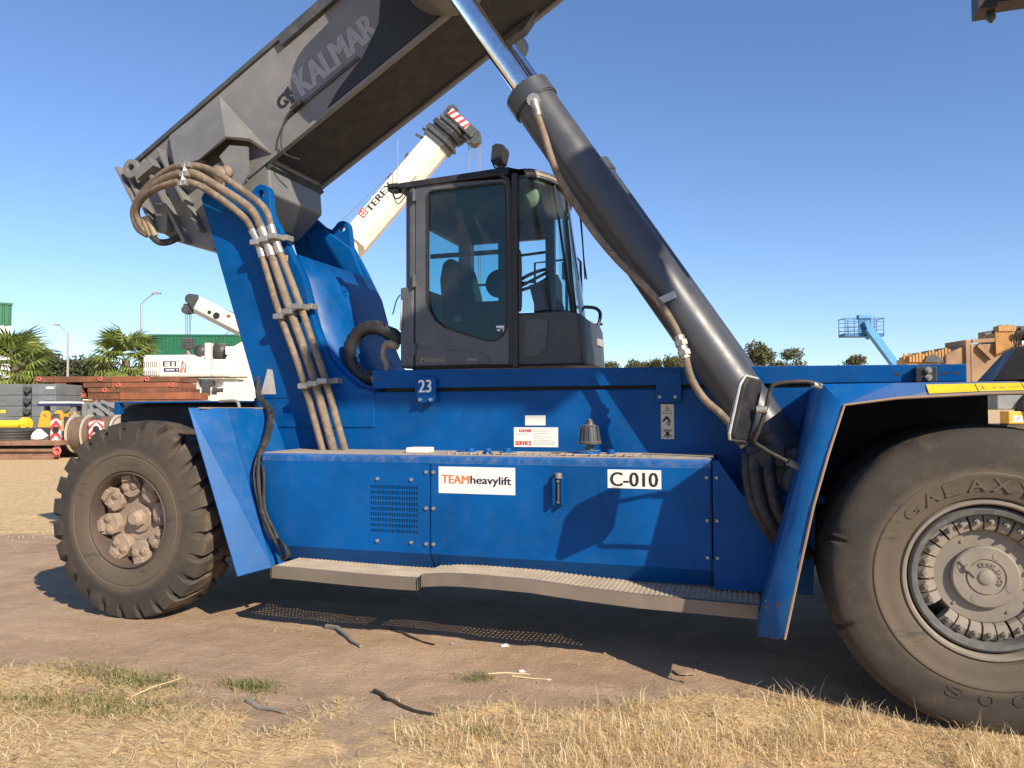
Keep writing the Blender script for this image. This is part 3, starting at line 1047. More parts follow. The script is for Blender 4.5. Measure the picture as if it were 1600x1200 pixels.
# ---- lift cylinders
AX0, AX1 = Vector((.20, 0, 1.33)), Vector((-1.69, 0, 4.20))
dcy = (AX1 - AX0).normalized()
for s in (1, -1):
    cyv = 5.68 if s > 0 else 2 * YC - 5.68
    o = Vector((0 if s > 0 else .09, cyv, 0))
    c = MB()
    c.cyl(o + AX0 + dcy * .10, o + AX1, .170, seg=40)
    c.cyl(o + AX1 - dcy * .10, o + AX1 + dcy * .035, .188, seg=40)
    c.cyl(o + AX1 - dcy * .112, o + AX1 - dcy * .10, .180, seg=40)
    c.cyl(Vector((.22, cyv - .19, 1.33)), Vector((.22, cyv + .19, 1.33)), .15, seg=24)
    cy = c.build('lift_cylinder', 'cyl', ROOT, smooth=35)
    r = MB().cyl(o + AX1, Vector((PIN.x + o.x, cyv, PIN.z)), .090, seg=32)
    r.build('piston_rod', 'chrome', cy, smooth=35)
    b_ = MB()
    t1 = dcy.orthogonal().normalized()
    t2 = dcy.cross(t1)
    for i in range(18):
        a = 2 * pi * i / 18
        e = o + AX1 + dcy * .035 + (t1 * cos(a) + t2 * sin(a)) * .160
        b_.cyl(e, e + dcy * .016, .013, seg=6)
    b_.build('collar_bolt', 'black', cy)
    if s > 0:
        h = MB()
        hp = [(-1.60, 5.49, 4.06), (-1.575, 5.475, 3.98), (-1.52, 5.48, 3.807), (-1.423, 5.48, 3.507), (-1.26, 5.475, 3.22), (-1.137, 5.48, 3.03), (-.97, 5.475, 2.82), (-.815, 5.47, 2.66), (-.70, 5.47, 2.53),
              (-.614, 5.47, 2.40), (-.545, 5.47, 2.26), (-.505, 5.46, 2.13), (-.465, 5.46, 1.966), (-.38, 5.46, 1.82), (-.253, 5.46, 1.698), (-.129, 5.45, 1.54)]
        h.tube(hp, .026, 10, smooth=4)
        h.build('cylinder_hose', 'hose', cy, smooth=40)
        ft = MB()
        ft.cyl((-1.607, 5.53, 4.08), (-1.60, 5.47, 4.08), .05, seg=12)
        ft.cyl((-1.60, 5.49, 4.075), (-1.565, 5.478, 3.95), .034, .030, 10)
        ft.cyl((-.545, 5.47, 2.26), (-.50, 5.46, 2.10), .036, seg=8)
        ft.cyl((-.535, 5.47, 2.225), (-.525, 5.466, 2.19), .046, seg=6)
        ft.cyl((-.515, 5.465, 2.155), (-.505, 5.46, 2.12), .046, seg=6)
        ft.bar((-.70, 5.46, 2.50), (-.57, 5.50, 2.56), .03, .05)
        ft.cyl((-.17, 5.45, 1.60), (-.11, 5.44, 1.49), .036, seg=8)
        ft.build('hose_fitting', 'steel', cy, smooth=40)

# valve block and hoses at the foot of the near cylinder
vb = MB()
vb.box(-.10, .14, 5.34, 5.52, 1.36, 1.50, Matrix.Rotation(0, 4, 'Y'))
vb.cyl((.0, 5.40, 1.42), (.0, 5.30, 1.42), .06, seg=14)
vb.bar((-.17, 5.36, 1.52), (.06, 5.36, 1.62), .06, .05)
vb.build('valve_block', 'black', ROOT, bevel=0.008)
MB().cyl((.22, 5.46, 1.27), (.22, 5.36, 1.27), .105, seg=28).build('cylinder_pin', 'grey_dark', ROOT, smooth=40, bevel=0.01)
for dx, r in ((0, .047), (.085, .045), (-.055, .03)):
    MB().tube([(-.05 + dx, 5.36, 1.44), (-.045 + dx, 5.30, 1.30), (-.01 + dx, 5.28, 1.12), (.06 + dx, 5.28, .98), (.15 + dx, 5.34, .85), (.22 + dx, 5.5, .75)], r, 10, smooth=5).build('black_hose', 'rubber', ROOT, smooth=40)

# ---- side tank with access panels
tk = MB()
x0, x1 = -3.92, -.335
tk.prism([(TANK + .012, .655), (TANK + .012, 1.375), (TANK + .028, 1.392), (WALL, 1.398), (WALL, .53), (TANK + .11, .53)], x0, x1, 'X')
tank = tk.build('side_tank', 'blue', ROOT)
tp = MB()
tp.prism([(TANK + .004, 1.34), (TANK + .002, 1.375), (TANK + .008, 1.392), (TANK + .022, 1.403), (TANK + .05, 1.407), (WALL - .002, 1.412), (WALL - .002, 1.40), (TANK + .03, 1.394), (TANK + .0115, 1.376), (TANK + .0115, 1.34)], x0 - .002, x1, 'X')
tp.build('tank_lid', 'blue_dusty', tank, smooth=50)


def skin(xa, xb, hole=None):
    mb = MB()
    out = [(xa, .655), (xb, .655), (xb, 1.345), (xa, 1.345)]
    if hole:
        mb.holed(out, [hole], TANK, TANK + .011)
    else:
        mb.prism(out, TANK, TANK + .011)
    mb.prism([(TANK, .655), (TANK + .011, .655), (TANK + .109, .535), (TANK + .097, .53)], xa, xb, 'X')
    return mb


gx0, gx1, gz0, gz1 = -2.93, -2.517, .79, 1.172
skin(x0, -2.421, [(gx0, gz0), (gx1, gz0), (gx1, gz1), (gx0, gz1)]).build('side_panel', 'blue', tank, bevel=0.003)
skin(-2.409, -.342).build('side_panel', 'blue', tank, bevel=0.003)
rp = MB().prism([(-.325, .53), (-.325, 1.395), (-.285, 1.395), (-.13, 1.165), (.33, 1.165), (.30, .53)], TANK, TANK + .03)
rp.build('side_panel', 'blue', ROOT, bevel=0.003)
MB().box(-.33, .40, TANK + .03, WALL, 1.12, 1.165).build('panel_shelf', 'blue', ROOT)
gr = MB()
nx_, nz_ = 20, 9
for i in range(nx_ + 1):
    x = gx0 + (gx1 - gx0) * i / nx_
    gr.box(x - .0042, x + .0042, TANK + .001, TANK + .0105, gz0, gz1)
for j in range(nz_ + 1):
    z = gz0 + (gz1 - gz0) * j / nz_
    gr.box(gx0 - .004, gx1 + .004, TANK + .0005, TANK + .0095, z - .0075, z + .0075)
g_ = gr.build('vent_grille', 'blue', tank)
MB().box(gx0 - .01, gx1 + .01, TANK + .0112, TANK + .0116, gz0 - .01, gz1 + .01).build('grille_backing', 'cabin_black', tank)
bl = MB()
for x in (-2.86, -2.57):
    for z in (.735, 1.215):
        bolt(bl, x, TANK, z, .014)
for x in (-2.445, -2.385):
    for z in (.73, 1.0, 1.275):
        bolt(bl, x, TANK, z, .015)
for x in (-.365, -.30):
    for z in (.74, .99, 1.28):
        bolt(bl, x, TANK, z, .013)
bl.build('panel_bolt', 'steel', tank, smooth=30)
MB().prism([(-2.30, .535), (-2.26, .535), (-2.275, .64)], TANK + .05, TANK + .075).build('step_gusset', 'blue', tank)
# stickers on the tank
st = MB().box(-2.343, -1.733, TANK - .003, TANK - .0005, 1.120, 1.320).build('company_sticker', 'white', tank, bevel=0.0,
                                                                             label='white company sticker with orange and navy lettering')
print_on(st, 'TEAM', 'ink_orange', (-2.318, TANK - .0032, 1.197), (1, 0, -.015), (.0, 0, 1), .225, .062, bold=.035)
print_on(st, 'heavylift', 'ink_navy', (-2.085, TANK - .0032, 1.178), (1, 0, -.015), (0, 0, 1), .325, .079, bold=.028)
st = MB().box(-1.045, -.670, TANK - .003, TANK - .0005, 1.192, 1.323).build('fleet_number_sticker', 'white', tank, label='white sticker with the black fleet number')
print_on(st, 'C-010', 'ink_black', (-1.028, TANK - .0032, 1.207), (1, 0, 0), (0, 0, 1), .338, .098, bold=.032)
# sight gauge
gg = MB()
gg.box(-1.432, -1.420, TANK - .062, TANK, 1.065, 1.255)
gg.box(-1.372, -1.360, TANK - .062, TANK, 1.065, 1.255)
gg.box(-1.420, -1.372, TANK - .01, TANK, 1.07, 1.25)
gauge = gg.build('gauge_guard', 'blue', tank)
MB().box(-1.418, -1.374, TANK - .028, TANK - .0102, 1.075, 1.245).build('level_gauge', 'black', gauge, bevel=0.004)
MB().box(-1.402, -1.390, TANK - .034, TANK - .0285, 1.10, 1.215).build('sight_glass', 'cream_label', gauge)
s2 = MB()
s2.cyl((-1.396, TANK - .028, 1.085), (-1.396, TANK - .04, 1.085), .013, seg=8)
s2.cyl((-1.396, TANK - .028, 1.232), (-1.396, TANK - .04, 1.232), .013, seg=8)
s2.cyl((-1.396, TANK - .03, 1.255), (-1.396, TANK - .03, 1.292), .026, seg=12)
s2.build('gauge_cap', 'steel', gauge, smooth=40)
# things on the tank lid
lid = MB()
for x, r, h in ((-2.20, .085, .02), (-1.86, .075, .018), (-1.24, .105, .035)):
    lid.cyl((x, 5.62, 1.408), (x, 5.62, 1.408 + h), r, r * .95, 28)
for x in (-2.16, -2.02, -1.86, -1.06):
    lid.cyl((x, 5.60, 1.408), (x, 5.60, 1.452), .034, .03, 8)
lid.build('filler_cap', 'blue', tank, smooth=40)
pl = MB()
for a, b in ((-2.26, -2.06), (-1.95, -1.78), (-1.44, -.86)):
    pl.box(a, b, 5.50, 5.78, 1.411, 1.421)
pl.build('cover_plate', 'tread', tank, bevel=0.002)
bt = MB()
for i in range(26):
    x = -2.3 + i * .062
    bt.cyl((x, 5.485 + (i % 3) * .012, 1.408), (x, 5.485 + (i % 3) * .012, 1.424), .011, seg=6)
bt.build('lid_bolt', 'steel', tank)
MB().box(-2.70, -2.52, 5.56, 5.72, 1.409, 1.452).build('battery_switch', 'white', tank, bevel=0.01)
br = MB()
br.lathe([(.0, .012), (.03, .012), (.032, .06), (.088, .062), (.088, .078), (.078, .084), (.072, .13), (.062, .19), (.05, .20), (.035, .205), (.028, .225), (.018, .245), (0, .25)], (-1.22, 5.62, 1.43), 28, 'Z')
for i in range(14):
    a = 2 * pi * i / 14
    br.bar((-1.22 + .079 * cos(a), 5.62 + .079 * sin(a), 1.515), (-1.22 + .062 * cos(a), 5.62 + .062 * sin(a), 1.625), .012, .01)
br.build('breather', 'grey_dark', tank, smooth=40)

# stickers on the chassis wall
st = MB().box(-1.918, -1.548, WALL - .003, WALL - .0005, 1.448, 1.606).build('service_sticker', 'white', chassis, bevel=0.0, label='white service sticker with red words')
print_on(st, 'KALMAR', 'ink_red', (-1.872, WALL - .0032, 1.568), (1, 0, 0), (0, 0, 1), .105, .024, bold=.04)
print_on(st, 'SERVICE', 'ink_red', (-1.905, WALL - .0032, 1.462), (1, 0, 0), (0, 0, 1), .138, .034, bold=.045)
ln = MB()
for i in range(9):
    ln.box(-1.752, -1.752 + (.16, .115, .12, .06, .14, .10, .14, .18, .17)[i], WALL - .0036, WALL - .003, 1.584 - i * .0145, 1.5885 - i * .0145)
ln.box(-1.905, -1.80, WALL - .0036, WALL - .003, 1.548, 1.553)
ln.build('small_print', 'ink_pale', st)
MB().box(-1.822, -1.652, WALL - .003, WALL - .0005, 1.622, 1.702).build('blank_sticker', 'white', chassis)
st = MB().box(-.735, -.637, WALL - .003, WALL - .0005, 1.520, 1.785).build('hazard_sticker', 'cream_label', chassis, label='cream strip with three black hazard symbols')
hz = MB()


def hq(p):
    hz.add([(x, WALL - .0045, z) for x, z in p], [tuple(range(len(p)))])


tri = [(-.722, 1.712), (-.650, 1.712), (-.686, 1.772)]
for i in range(3):
    a, b = Vector((*tri[i], 0)), Vector((*tri[(i + 1) % 3], 0))
    c_ = Vector((-.686, 1.732, 0))
    a2, b2 = a.lerp(c_, .17), b.lerp(c_, .17)
    hq([(a.x, a.y), (b.x, b.y), (b2.x, b2.y), (a2.x, a2.y)])
hq([(-.689, 1.730), (-.683, 1.730), (-.682, 1.752), (-.690, 1.752)])
hq([(-.689, 1.720), (-.683, 1.720), (-.683, 1.726), (-.689, 1.726)])
hq([(-.725, 1.655), (-.70, 1.695), (-.68, 1.69), (-.66, 1.655), (-.67, 1.648), (-.69, 1.67), (-.70, 1.665), (-.715, 1.648)])
for i in range(4):
    hq([(-.692, 1.622 + i * .009), (-.662, 1.622 + i * .009), (-.662, 1.627 + i * .009), (-.692, 1.627 + i * .009)])
hq([(-.692, 1.53), (-.680, 1.53), (-.676, 1.575), (-.696, 1.575)])
hq([(-.693, 1.582), (-.679, 1.582), (-.679, 1.596), (-.693, 1.596)])
hq([(-.718, 1.540), (-.712, 1.534), (-.654, 1.590), (-.660, 1.596)])
hq([(-.660, 1.534), (-.654, 1.540), (-.712, 1.596), (-.718, 1.590)])
hz.build('hazard_symbol', 'ink_black', st)

# ---- cab rail along the top of the chassis
rail = MB()
rail.add([(x, y, z) for y in (5.92, 6.06) for x, z in ((-3.188, 1.938), (1.33, 1.926), (1.33, 2.046), (-3.188, 2.095))],
         [(0, 1, 2, 3), (7, 6, 5, 4), (0, 4, 5, 1), (1, 5, 6, 2), (2, 6, 7, 3), (3, 7, 4, 0)])
rail = rail.build('cab_rail', 'blue', ROOT, bevel=0.006)
MB().box(-3.1, 1.3, 6.0, 6.04, 1.90, 1.94).build('rail_support', 'cabin_black', ROOT)
num = MB()
num.prism([(-2.765, 1.90), (-2.745, 1.845), (-2.72, 1.81), (-2.61, 1.81), (-2.585, 1.835), (-2.572, 2.0), (-2.59, 2.022), (-2.75, 2.022), (-2.77, 2.0)], 5.878, 5.905)
nplate = num.build('number_plate', 'blue', ROOT, bevel=0.004, label='blue bracket with the white number')
print_on(nplate, '23', 'ink_white', (-2.735, 5.8775, 1.897), (1, 0, 0), (0, 0, 1), .12, .105, bold=.03)
b_ = MB()
for x in (-2.715, -2.62):
    bolt(b_, x, 5.878, 1.836, .016, .02)
b_.build('plate_bolt', 'steel', nplate, smooth=30)
hb = MB().box(-.765, -.575, 5.90, 5.92, 1.80, 2.03).build('rail_bracket', 'blue', ROOT, bevel=0.004)
b_ = MB()
for x in (-.735, -.62):
    bolt(b_, x, 5.90, 1.84, .016, .015)
b_.build('bracket_bolt', 'steel', hb, smooth=30)
for x in (-3.17, -3.11, -3.05):
    MB().cyl((x, 5.921, 2.02), (x, 5.915, 2.02), .009, seg=8).build('rail_rivet', 'grey_dark', rail)
bp = MB().box(1.005, 1.14, 5.86, 5.919, 1.92, 2.03).build('stop_block', 'black', rail, bevel=0.008)
b_ = MB()
for z in (1.955, 2.005):
    b_.cyl((1.085, 5.86, z), (1.085, 5.845, z), .022, seg=16)
    b_.cyl((1.085, 5.846, z), (1.085, 5.835, z), .012, seg=6)
b_.build('stop_bolt', 'steel', bp, smooth=40)
for x in (.90, 1.19, 1.27):
    MB().prism([(x - .022, 1.982), (x - .017, 1.976), (x + .017, 1.976), (x + .022, 1.982), (x + .022, 1.988), (x + .017, 1.994), (x - .017, 1.994), (x - .022, 1.988)], 5.9185, 5.9197).build('rail_slot', 'cabin_black', rail)

# ---- foot steps
for (xa, xb, prof_z) in ((-3.62, -2.385, lambda x: .535 + .008 * sin(3 * x)),
                         (-2.36, -.03, lambda x: float(np.interp(x, [-2.36, -2.2, -2.0, -1.55, -1.2, -.8, -.03], [.556, .574, .580, .572, .545, .522, .508])))):
    N = 40
    lip = MB()
    xs = [xa + (xb - xa) * i / N for i in range(N + 1)]
    for a, b in zip(xs, xs[1:]):
        za, zb = prof_z(a), prof_z(b)
        for y0, y1, t0, t1 in ((5.10, 5.112, -.082, .004), (5.112, 5.15, -.012, .004)):
            lip.add([(a, y0, za + t0), (b, y0, zb + t0), (b, y1, zb + t0), (a, y1, za + t0), (a, y0, za + t1), (b, y0, zb + t1), (b, y1, zb + t1), (a, y1, za + t1)],
                    [(0, 1, 5, 4), (4, 5, 6, 7), (2, 3, 7, 6), (0, 3, 2, 1)])
    lip.box(xa - .004, xa + .008, 5.10, 5.5, prof_z(xa) - .08, prof_z(xa))
    lip.box(xb - .008, xb + .004, 5.10, 5.5, prof_z(xb) - .08, prof_z(xb))
    stp = lip.build('foot_step', 'aluminium', ROOT)
    g = MB()
    nxb = int((xb - xa) / .034)
    for i in range(nxb + 1):                                   # teeth
        x = xa + .01 + (xb - xa - .02) * i / nxb
        z = prof_z(x)
        g.box(x - .0075, x + .0075, 5.14, 5.52, z - .004, z + .004)
    for j in range(8):
        y = 5.155 + j * .05
        for a, b in zip(xs, xs[1:]):
            za, zb = prof_z(a), prof_z(b)
            g.add([(a, y - .011, za - .006), (b, y - .011, zb - .006), (b, y + .011, zb - .006), (a, y + .011, za - .006), (a, y - .011, za), (b, y - .011, zb), (b, y + .011, zb), (a, y + .011, za)],
                  [(4, 5, 6, 7), (0, 3, 2, 1), (0, 1, 5, 4), (2, 3, 7, 6)])
    g.build('tread_grating', 'tread', stp, kind='stuff')
MB().box(-3.5, -.2, 5.50, 5.6, .42, .53).build('step_bearer', 'grey_dark', ROOT)

# ---- rear mudguard plate and the fender over the rear wheel
mg = MB()
top = [(-4.45, 5.14, 1.775), (-4.30, 5.42, 1.772), (-4.235, 5.95, 1.772)]
bot = [(-3.97, 5.15, .435), (-3.82, 5.38, .47), (-3.72, 5.95, .49)]
mg.add(top + bot, [(0, 1, 4, 3), (1, 2, 5, 4)])
mg = mg.build('mudguard', 'blue_worn', ROOT, solid=0.014, bevel=0.006)
lp = MB()
lp.add([(-4.40, 5.20, 1.781), (-4.245, 5.93, 1.779), (-4.20, 5.93, 1.779), (-4.37, 5.20, 1.781)], [(0, 1, 2, 3)])
lp.build('mudguard_lip', 'rust_edge', mg, solid=0.012)
rf = MB()
rf.box(-5.82, -4.40, 5.74, 6.35, 1.825, 1.842)
rf.box(-5.82, -5.76, 5.74, 5.80, 1.72, 1.826)
rf.build('rear_fender', 'blue', ROOT, bevel=0.008)
MB().tube([(-4.62, 5.735, 1.835), (-4.47, 5.735, 1.84), (-4.42, 5.735, 1.82), (-4.40, 5.735, 1.74)], .014, 8, smooth=3).build('fender_bracket', 'steel', ROOT, smooth=40)
# loom hanging down the mudguard
for k_, (dx, r) in enumerate(((0, .017), (.028, .012), (-.022, .008))):
    MB().tube([(-4.33, 5.90, 2.06), (-4.30 + dx, 5.86, 1.88), (-4.12 + dx, 5.78, 1.74), (-4.03 + dx, 5.62, 1.55), (-3.99 + dx, 5.46, 1.38), (-3.945 + dx * 2, 5.38, 1.2), (-3.90 + dx, 5.37, .95), (-3.80 + dx * 1.5, 5.36, .75), (-3.72, 5.37, .63), (-3.69 + dx, 5.36, .55)], r, 8, smooth=5).build('wiring_loom', 'rubber', ROOT, smooth=40)
for a in range(4):
    MB().tube([(-3.76, 5.37, .70), (-3.70 + .02 * a, 5.33, .72 - .02 * a), (-3.62 + .012 * a, 5.30, .64 - .01 * a), (-3.62, 5.30, .57), (-3.68, 5.33, .545)], .006, 6, smooth=5).build('loose_wire', 'rubber', ROOT, smooth=40)

# ---- front fender: bevelled lip, rear plate and top plate
rim_o = [(.099, .459), (.185, .86), (.262, 1.206), (.345, 1.50), (.430, 1.767), (.70, 1.803), (1.118, 1.823), (1.7, 1.83), (2.25, 1.80), (2.7, 1.42), (2.85, .8)]
rim_i = [(-.045, .43), (.05, .82), (.145, 1.18), (.235, 1.52), (.33, 1.885), (.70, 1.886), (1.118, 1.886), (1.7, 1.886), (2.36, 1.872), (2.84, 1.45), (3.0, .8)]
fd = MB()
no = len(rim_o)
ro = [(x, 4.60, z) for x, z in rim_o]
ri = [(x, 4.71, z) for x, z in rim_i]
rw = [(x, WALL, z) for x, z in rim_i]
fd.add(ro + ri, [(i, i + 1, no + i + 1, no + i) for i in range(no - 1)])
fd.add(ri + rw, [(i, i + 1, no + i + 1, no + i) for i in range(no - 1)])
fender = fd.build('front_fender', 'blue_worn', ROOT, solid=0.016, smooth=20)
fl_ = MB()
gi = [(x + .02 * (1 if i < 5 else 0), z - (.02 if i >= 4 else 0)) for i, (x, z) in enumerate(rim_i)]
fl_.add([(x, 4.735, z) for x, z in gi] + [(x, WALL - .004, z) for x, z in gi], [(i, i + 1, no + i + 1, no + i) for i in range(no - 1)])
fl_.build('fender_shade_lining', 'grime', fender, smooth=20)  # added sheet, paints the inside of the fender as deep shade
MB().prism([(.40, .92), (.45, 1.86), (1.455, 1.86), (1.455, 1.3), (2.5, 1.1), (2.5, .92)], WALL - .012, WALL - .004).build('grimy_side_plate', 'grime', ROOT)  # added plate, its dark colour is the shade behind the front wheel
ed = MB()
ed.tube([(x + (.004 if i < 5 else 0), 4.601, z - .003) for i, (x, z) in enumerate(rim_o)], .0075, 6)
ed.build('fender_edge', 'rust_edge', fender)
yl = MB()
for i, (a, b, dz) in enumerate(((.855, 1.085, 0), (1.09, 1.30, .006), (1.305, 1.52, .008))):
    za = 1.842 + dz
    p = [(a, 4.6, 1.826), (b, 4.6, 1.828), (b, 4.6, 1.868), (a, 4.6, 1.866)]
    # lay on the sloping lip
    def on_lip(x, f):
        z0 = float(np.interp(x, [q_[0] for q_ in rim_o[4:8]], [q_[1] for q_ in rim_o[4:8]]))
        return Vector((x, 4.60 + .11 * f - .004, z0 + (1.886 - z0) * f + .003))
    lab = MB().add([on_lip(a, .12), on_lip(b, .12), on_lip(b, .80), on_lip(a, .80)], [(0, 1, 2, 3)]).build('yellow_label', 'yellow', fender)
    if i:
        pr = MB()
        for (f0, f1, g0, g1) in ((.06, .20, .25, .30), (.06, .20, .62, .66), (.12, .14, .3, .62), (.35, .42, .4, .5), (.5, .62, .38, .48), (.7, .95, .42, .48)):
            xa_, xb_ = a + (b - a) * f0, a + (b - a) * f1
            pr.add([on_lip(xa_, .12 + .68 * g0) + Vector((0, -.001, .001)), on_lip(xb_, .12 + .68 * g0) + Vector((0, -.001, .001)), on_lip(xb_, .12 + .68 * g1) + Vector((0, -.001, .001)), on_lip(xa_, .12 + .68 * g1) + Vector((0, -.001, .001))], [(0, 1, 2, 3)])
        pr.build('small_print', 'ink_tan', lab)
# rust where the fender drags through the dirt
rs_ = MB()
rr_ = random.Random(8)
for i in range(46):
    f, h_ = rr_.random(), rr_.random() ** 2.2 * .20
    cx_, cz_ = -.035 + .125 * f + h_ * .20, .445 + .022 * f + h_
    cy_ = 4.71 - .11 * min(1, max(0, f)) - .0045
    s_ = rr_.uniform(.006, .022) * (1 - h_ * 2.5)
    P_ = [Vector((cx_ + s_ * cos(a) * rr_.uniform(.6, 1.2), cy_, cz_ + s_ * 1.2 * sin(a) * rr_.uniform(.6, 1.3))) for a in [2 * pi * j / 7 for j in range(7)]]
    P_ = [Vector((p.x, 4.71 - .11 * min(1, max(0, (p.x + .035 - (p.z - .445) * .22) / .14)) - .003, max(p.z, .44))) for p in P_]
    rs_.add(P_, [tuple(range(7))])
rs_.build('rust_patch', 'rust_spot', fender, kind='stuff')
# lamp housing on the fender
lh = MB()
lh.add([(1.19, 4.74, 1.892), (1.30, 4.70, 2.07), (2.1, 4.70, 2.09), (2.1, 4.70, 1.892), (1.19, 5.1, 1.892), (1.33, 5.05, 2.07), (2.1, 5.05, 2.09), (2.1, 5.1, 1.892), (1.335, 4.685, 1.895), (1.375, 4.67, 2.05), (2.1, 4.67, 2.06), (2.1, 4.68, 1.895)],
       [(0, 1, 9, 8), (1, 2, 10, 9), (8, 9, 10, 11), (4, 7, 6, 5), (0, 4, 5, 1), (1, 5, 6, 2), (3, 2, 6, 7), (0, 8, 11, 3, 7, 4)])
lamp = lh.build('lamp_housing', 'black', ROOT, bevel=0.015)
cv_ = MB().add([(1.37, 4.668, 1.91), (1.40, 4.660, 2.035), (2.0, 4.660, 2.045), (2.0, 4.668, 1.91)], [(0, 1, 2, 3)])
cv_.build('lamp_cover', 'grey_dark', lamp, solid=0.006)
q = MB().lathe([(0, -.008), (.030, -.008), (.04, -.004), (.045, 0), (.055, .004)], (0, 0, 0), 24, 'Y')
MB().add([(1.46 + x * 1.3, 4.655 + y, 1.973 + z * .62) for x, y, z in q.v], q.f).build('side_reflector', 'orange_lens', lamp, smooth=40)

# ---- mirror on its bent tube
mr = MB()
MX = Matrix.Translation((-.095, 4.63, 1.745)) @ Matrix.Rotation(radians(12), 4, 'Y') @ Matrix.Rotation(radians(64), 4, 'Z')
mo = [(-.10, -.18), (-.115, -.15), (-.108, .13), (-.07, .185), (.08, .185), (.112, .15), (.115, -.12), (.09, -.18)]
q = MB().prism(mo, -.028, .022)
mr.add([MX @ Vector(p) for p in q.v], q.f)
mirror = mr.build('side_mirror', 'black', ROOT, bevel=0.012)
q = MB().prism([(x * .88, z * .92) for x, z in mo], .0225, .025)
MB().add([MX @ Vector(p) for p in q.v], q.f).build('mirror_glass', 'mirror', mirror)
MB().tube([MX @ Vector((x * 1.01, .0, z * 1.01)) for x, z in mo + mo[:1]], .009, 8).build('mirror_rim', 'ink_pale', mirror)
am = MB()
am.tube([(.34, 4.72, 1.865), (.27, 4.69, 1.895), (.19, 4.66, 1.90), (.075, 4.64, 1.885), (.045, 4.64, 1.84), (.02, 4.64, 1.74), (-.02, 4.64, 1.62), (-.045, 4.66, 1.56), (.0, 4.70, 1.52), (.06, 4.74, 1.48), (.17, 4.80, 1.42), (.21, 4.82, 1.40)], .0125, 10, smooth=5)
am.build('mirror_arm', 'rubber', mirror, smooth=40)
fx = MB()
fx.cyl((.03, 4.63, 1.74), (-.03, 4.63, 1.74), .022, seg=10)
fx.cyl((.34, 4.73, 1.865), (.28, 4.70, 1.885), .020, seg=10)
fx.cyl((.22, 4.83, 1.395), (.14, 4.79, 1.435), .021, seg=10)
fx.build('mirror_clamp', 'steel', mirror, smooth=40)

# ---- hydraulic hoses up the tower
hoses = (
    (.031, [(-3.378, 5.800, 1.395), (-3.579, 5.820, 1.979), (-3.713, 5.820, 2.332), (-3.839, 5.820, 2.658), (-3.974, 5.820, 2.974), (-4.107, 5.820, 3.272), (-4.154, 5.820, 3.406), (-4.217, 5.810, 3.568), (-4.440, 5.800, 3.745), (-4.762, 5.770, 3.954), (-4.987, 5.750, 4.015), (-5.270, 5.800, 4.020), (-5.566, 5.870, 3.916), (-5.766, 5.930, 3.785), (-5.794, 5.980, 3.616), (-5.709, 6.020, 3.515)]),
    (.037, [(-3.490, 5.800, 1.395), (-3.681, 5.810, 1.980), (-3.807, 5.810, 2.311), (-3.937, 5.810, 2.622), (-4.067, 5.810, 2.952), (-4.182, 5.810, 3.253), (-4.237, 5.810, 3.368), (-4.320, 5.800, 3.530), (-4.432, 5.790, 3.632), (-4.746, 5.750, 3.832), (-4.979, 5.730, 3.943), (-5.322, 5.780, 3.922), (-5.638, 5.860, 3.811), (-5.797, 5.930, 3.703), (-5.804, 5.990, 3.558), (-5.728, 6.040, 3.490)]),
    (.031, [(-3.596, 5.800, 1.395), (-3.792, 5.810, 1.980), (-3.917, 5.810, 2.301), (-4.047, 5.810, 2.601), (-4.167, 5.810, 2.942), (-4.272, 5.810, 3.253), (-4.317, 5.810, 3.333), (-4.360, 5.800, 3.420), (-4.452, 5.790, 3.527), (-4.729, 5.730, 3.736), (-4.981, 5.710, 3.852), (-5.303, 5.760, 3.855), (-5.588, 5.840, 3.804), (-5.757, 5.920, 3.700), (-5.763, 5.990, 3.558), (-5.686, 6.040, 3.490)]))
for r, pts in hoses:
    h = MB().tube(pts, r, 12, smooth=5).build('hydraulic_hose', 'hose', ROOT, smooth=40)
    f = MB()
    i = 5
    a, b = Vector(pts[i - 1]), Vector(pts[i])
    d = (b - a).normalized()
    f.cyl(b - d * .14, b - d * .02, r * 1.22, seg=12)
    f.cyl(b - d * .02, b + d * .03, r * 1.5, seg=6)
    d2 = (Vector(pts[6]) - b).normalized()
    f.cyl(b + d * .03, b + d2 * .14, r * 1.22, seg=12)
    f.build('hose_ferrule', 'steel', h, smooth=40)
for (a, b) in (((-4.30, 5.80, 3.245), (-4.06, 5.80, 3.30)), ((-4.055, 5.80, 2.565), (-3.80, 5.80, 2.67)), ((-3.80, 5.80, 1.955), (-3.545, 5.80, 2.01)), ((-4.995, 5.71, 3.80), (-4.975, 5.745, 4.03))):
    c = MB()
    a, b = Vector(a), Vector(b)
    c.bar(a + Vector((0, -.045, 0)), b + Vector((0, -.045, 0)), .02, .045)
    for t in (.12, .5, .88):
        p = a.lerp(b, t)
        c.box(p.x - .045, p.x + .045, 5.79 - .055 + (p.y - 5.80), 5.88 + (p.y - 5.80), p.z - .024, p.z + .024)
    c.bar(b + Vector((.02, .06, 0)), b + Vector((.03, .16, 0)), .05, .05)
    c.build('hose_clamp', 'steel', ROOT, bevel=0.006)
for dx in (0, .05):
    MB().cyl((-5.735 + dx, 5.98, 3.65), (-5.68 + dx, 6.03, 3.47), .030, seg=12).build('hose_union', 'ink_tan', ROOT, smooth=40)
MB().tube([(-5.67, 6.03, 3.47), (-5.60, 6.05, 3.41), (-5.50, 6.09, 3.42), (-5.42, 6.16, 3.5)], .033, 10, smooth=6).build('black_hose', 'rubber', ROOT, smooth=40)
MB().box(-5.66, -5.52, 6.06, 6.16, 3.52, 3.80).build('hose_plate', 'grey', ROOT)

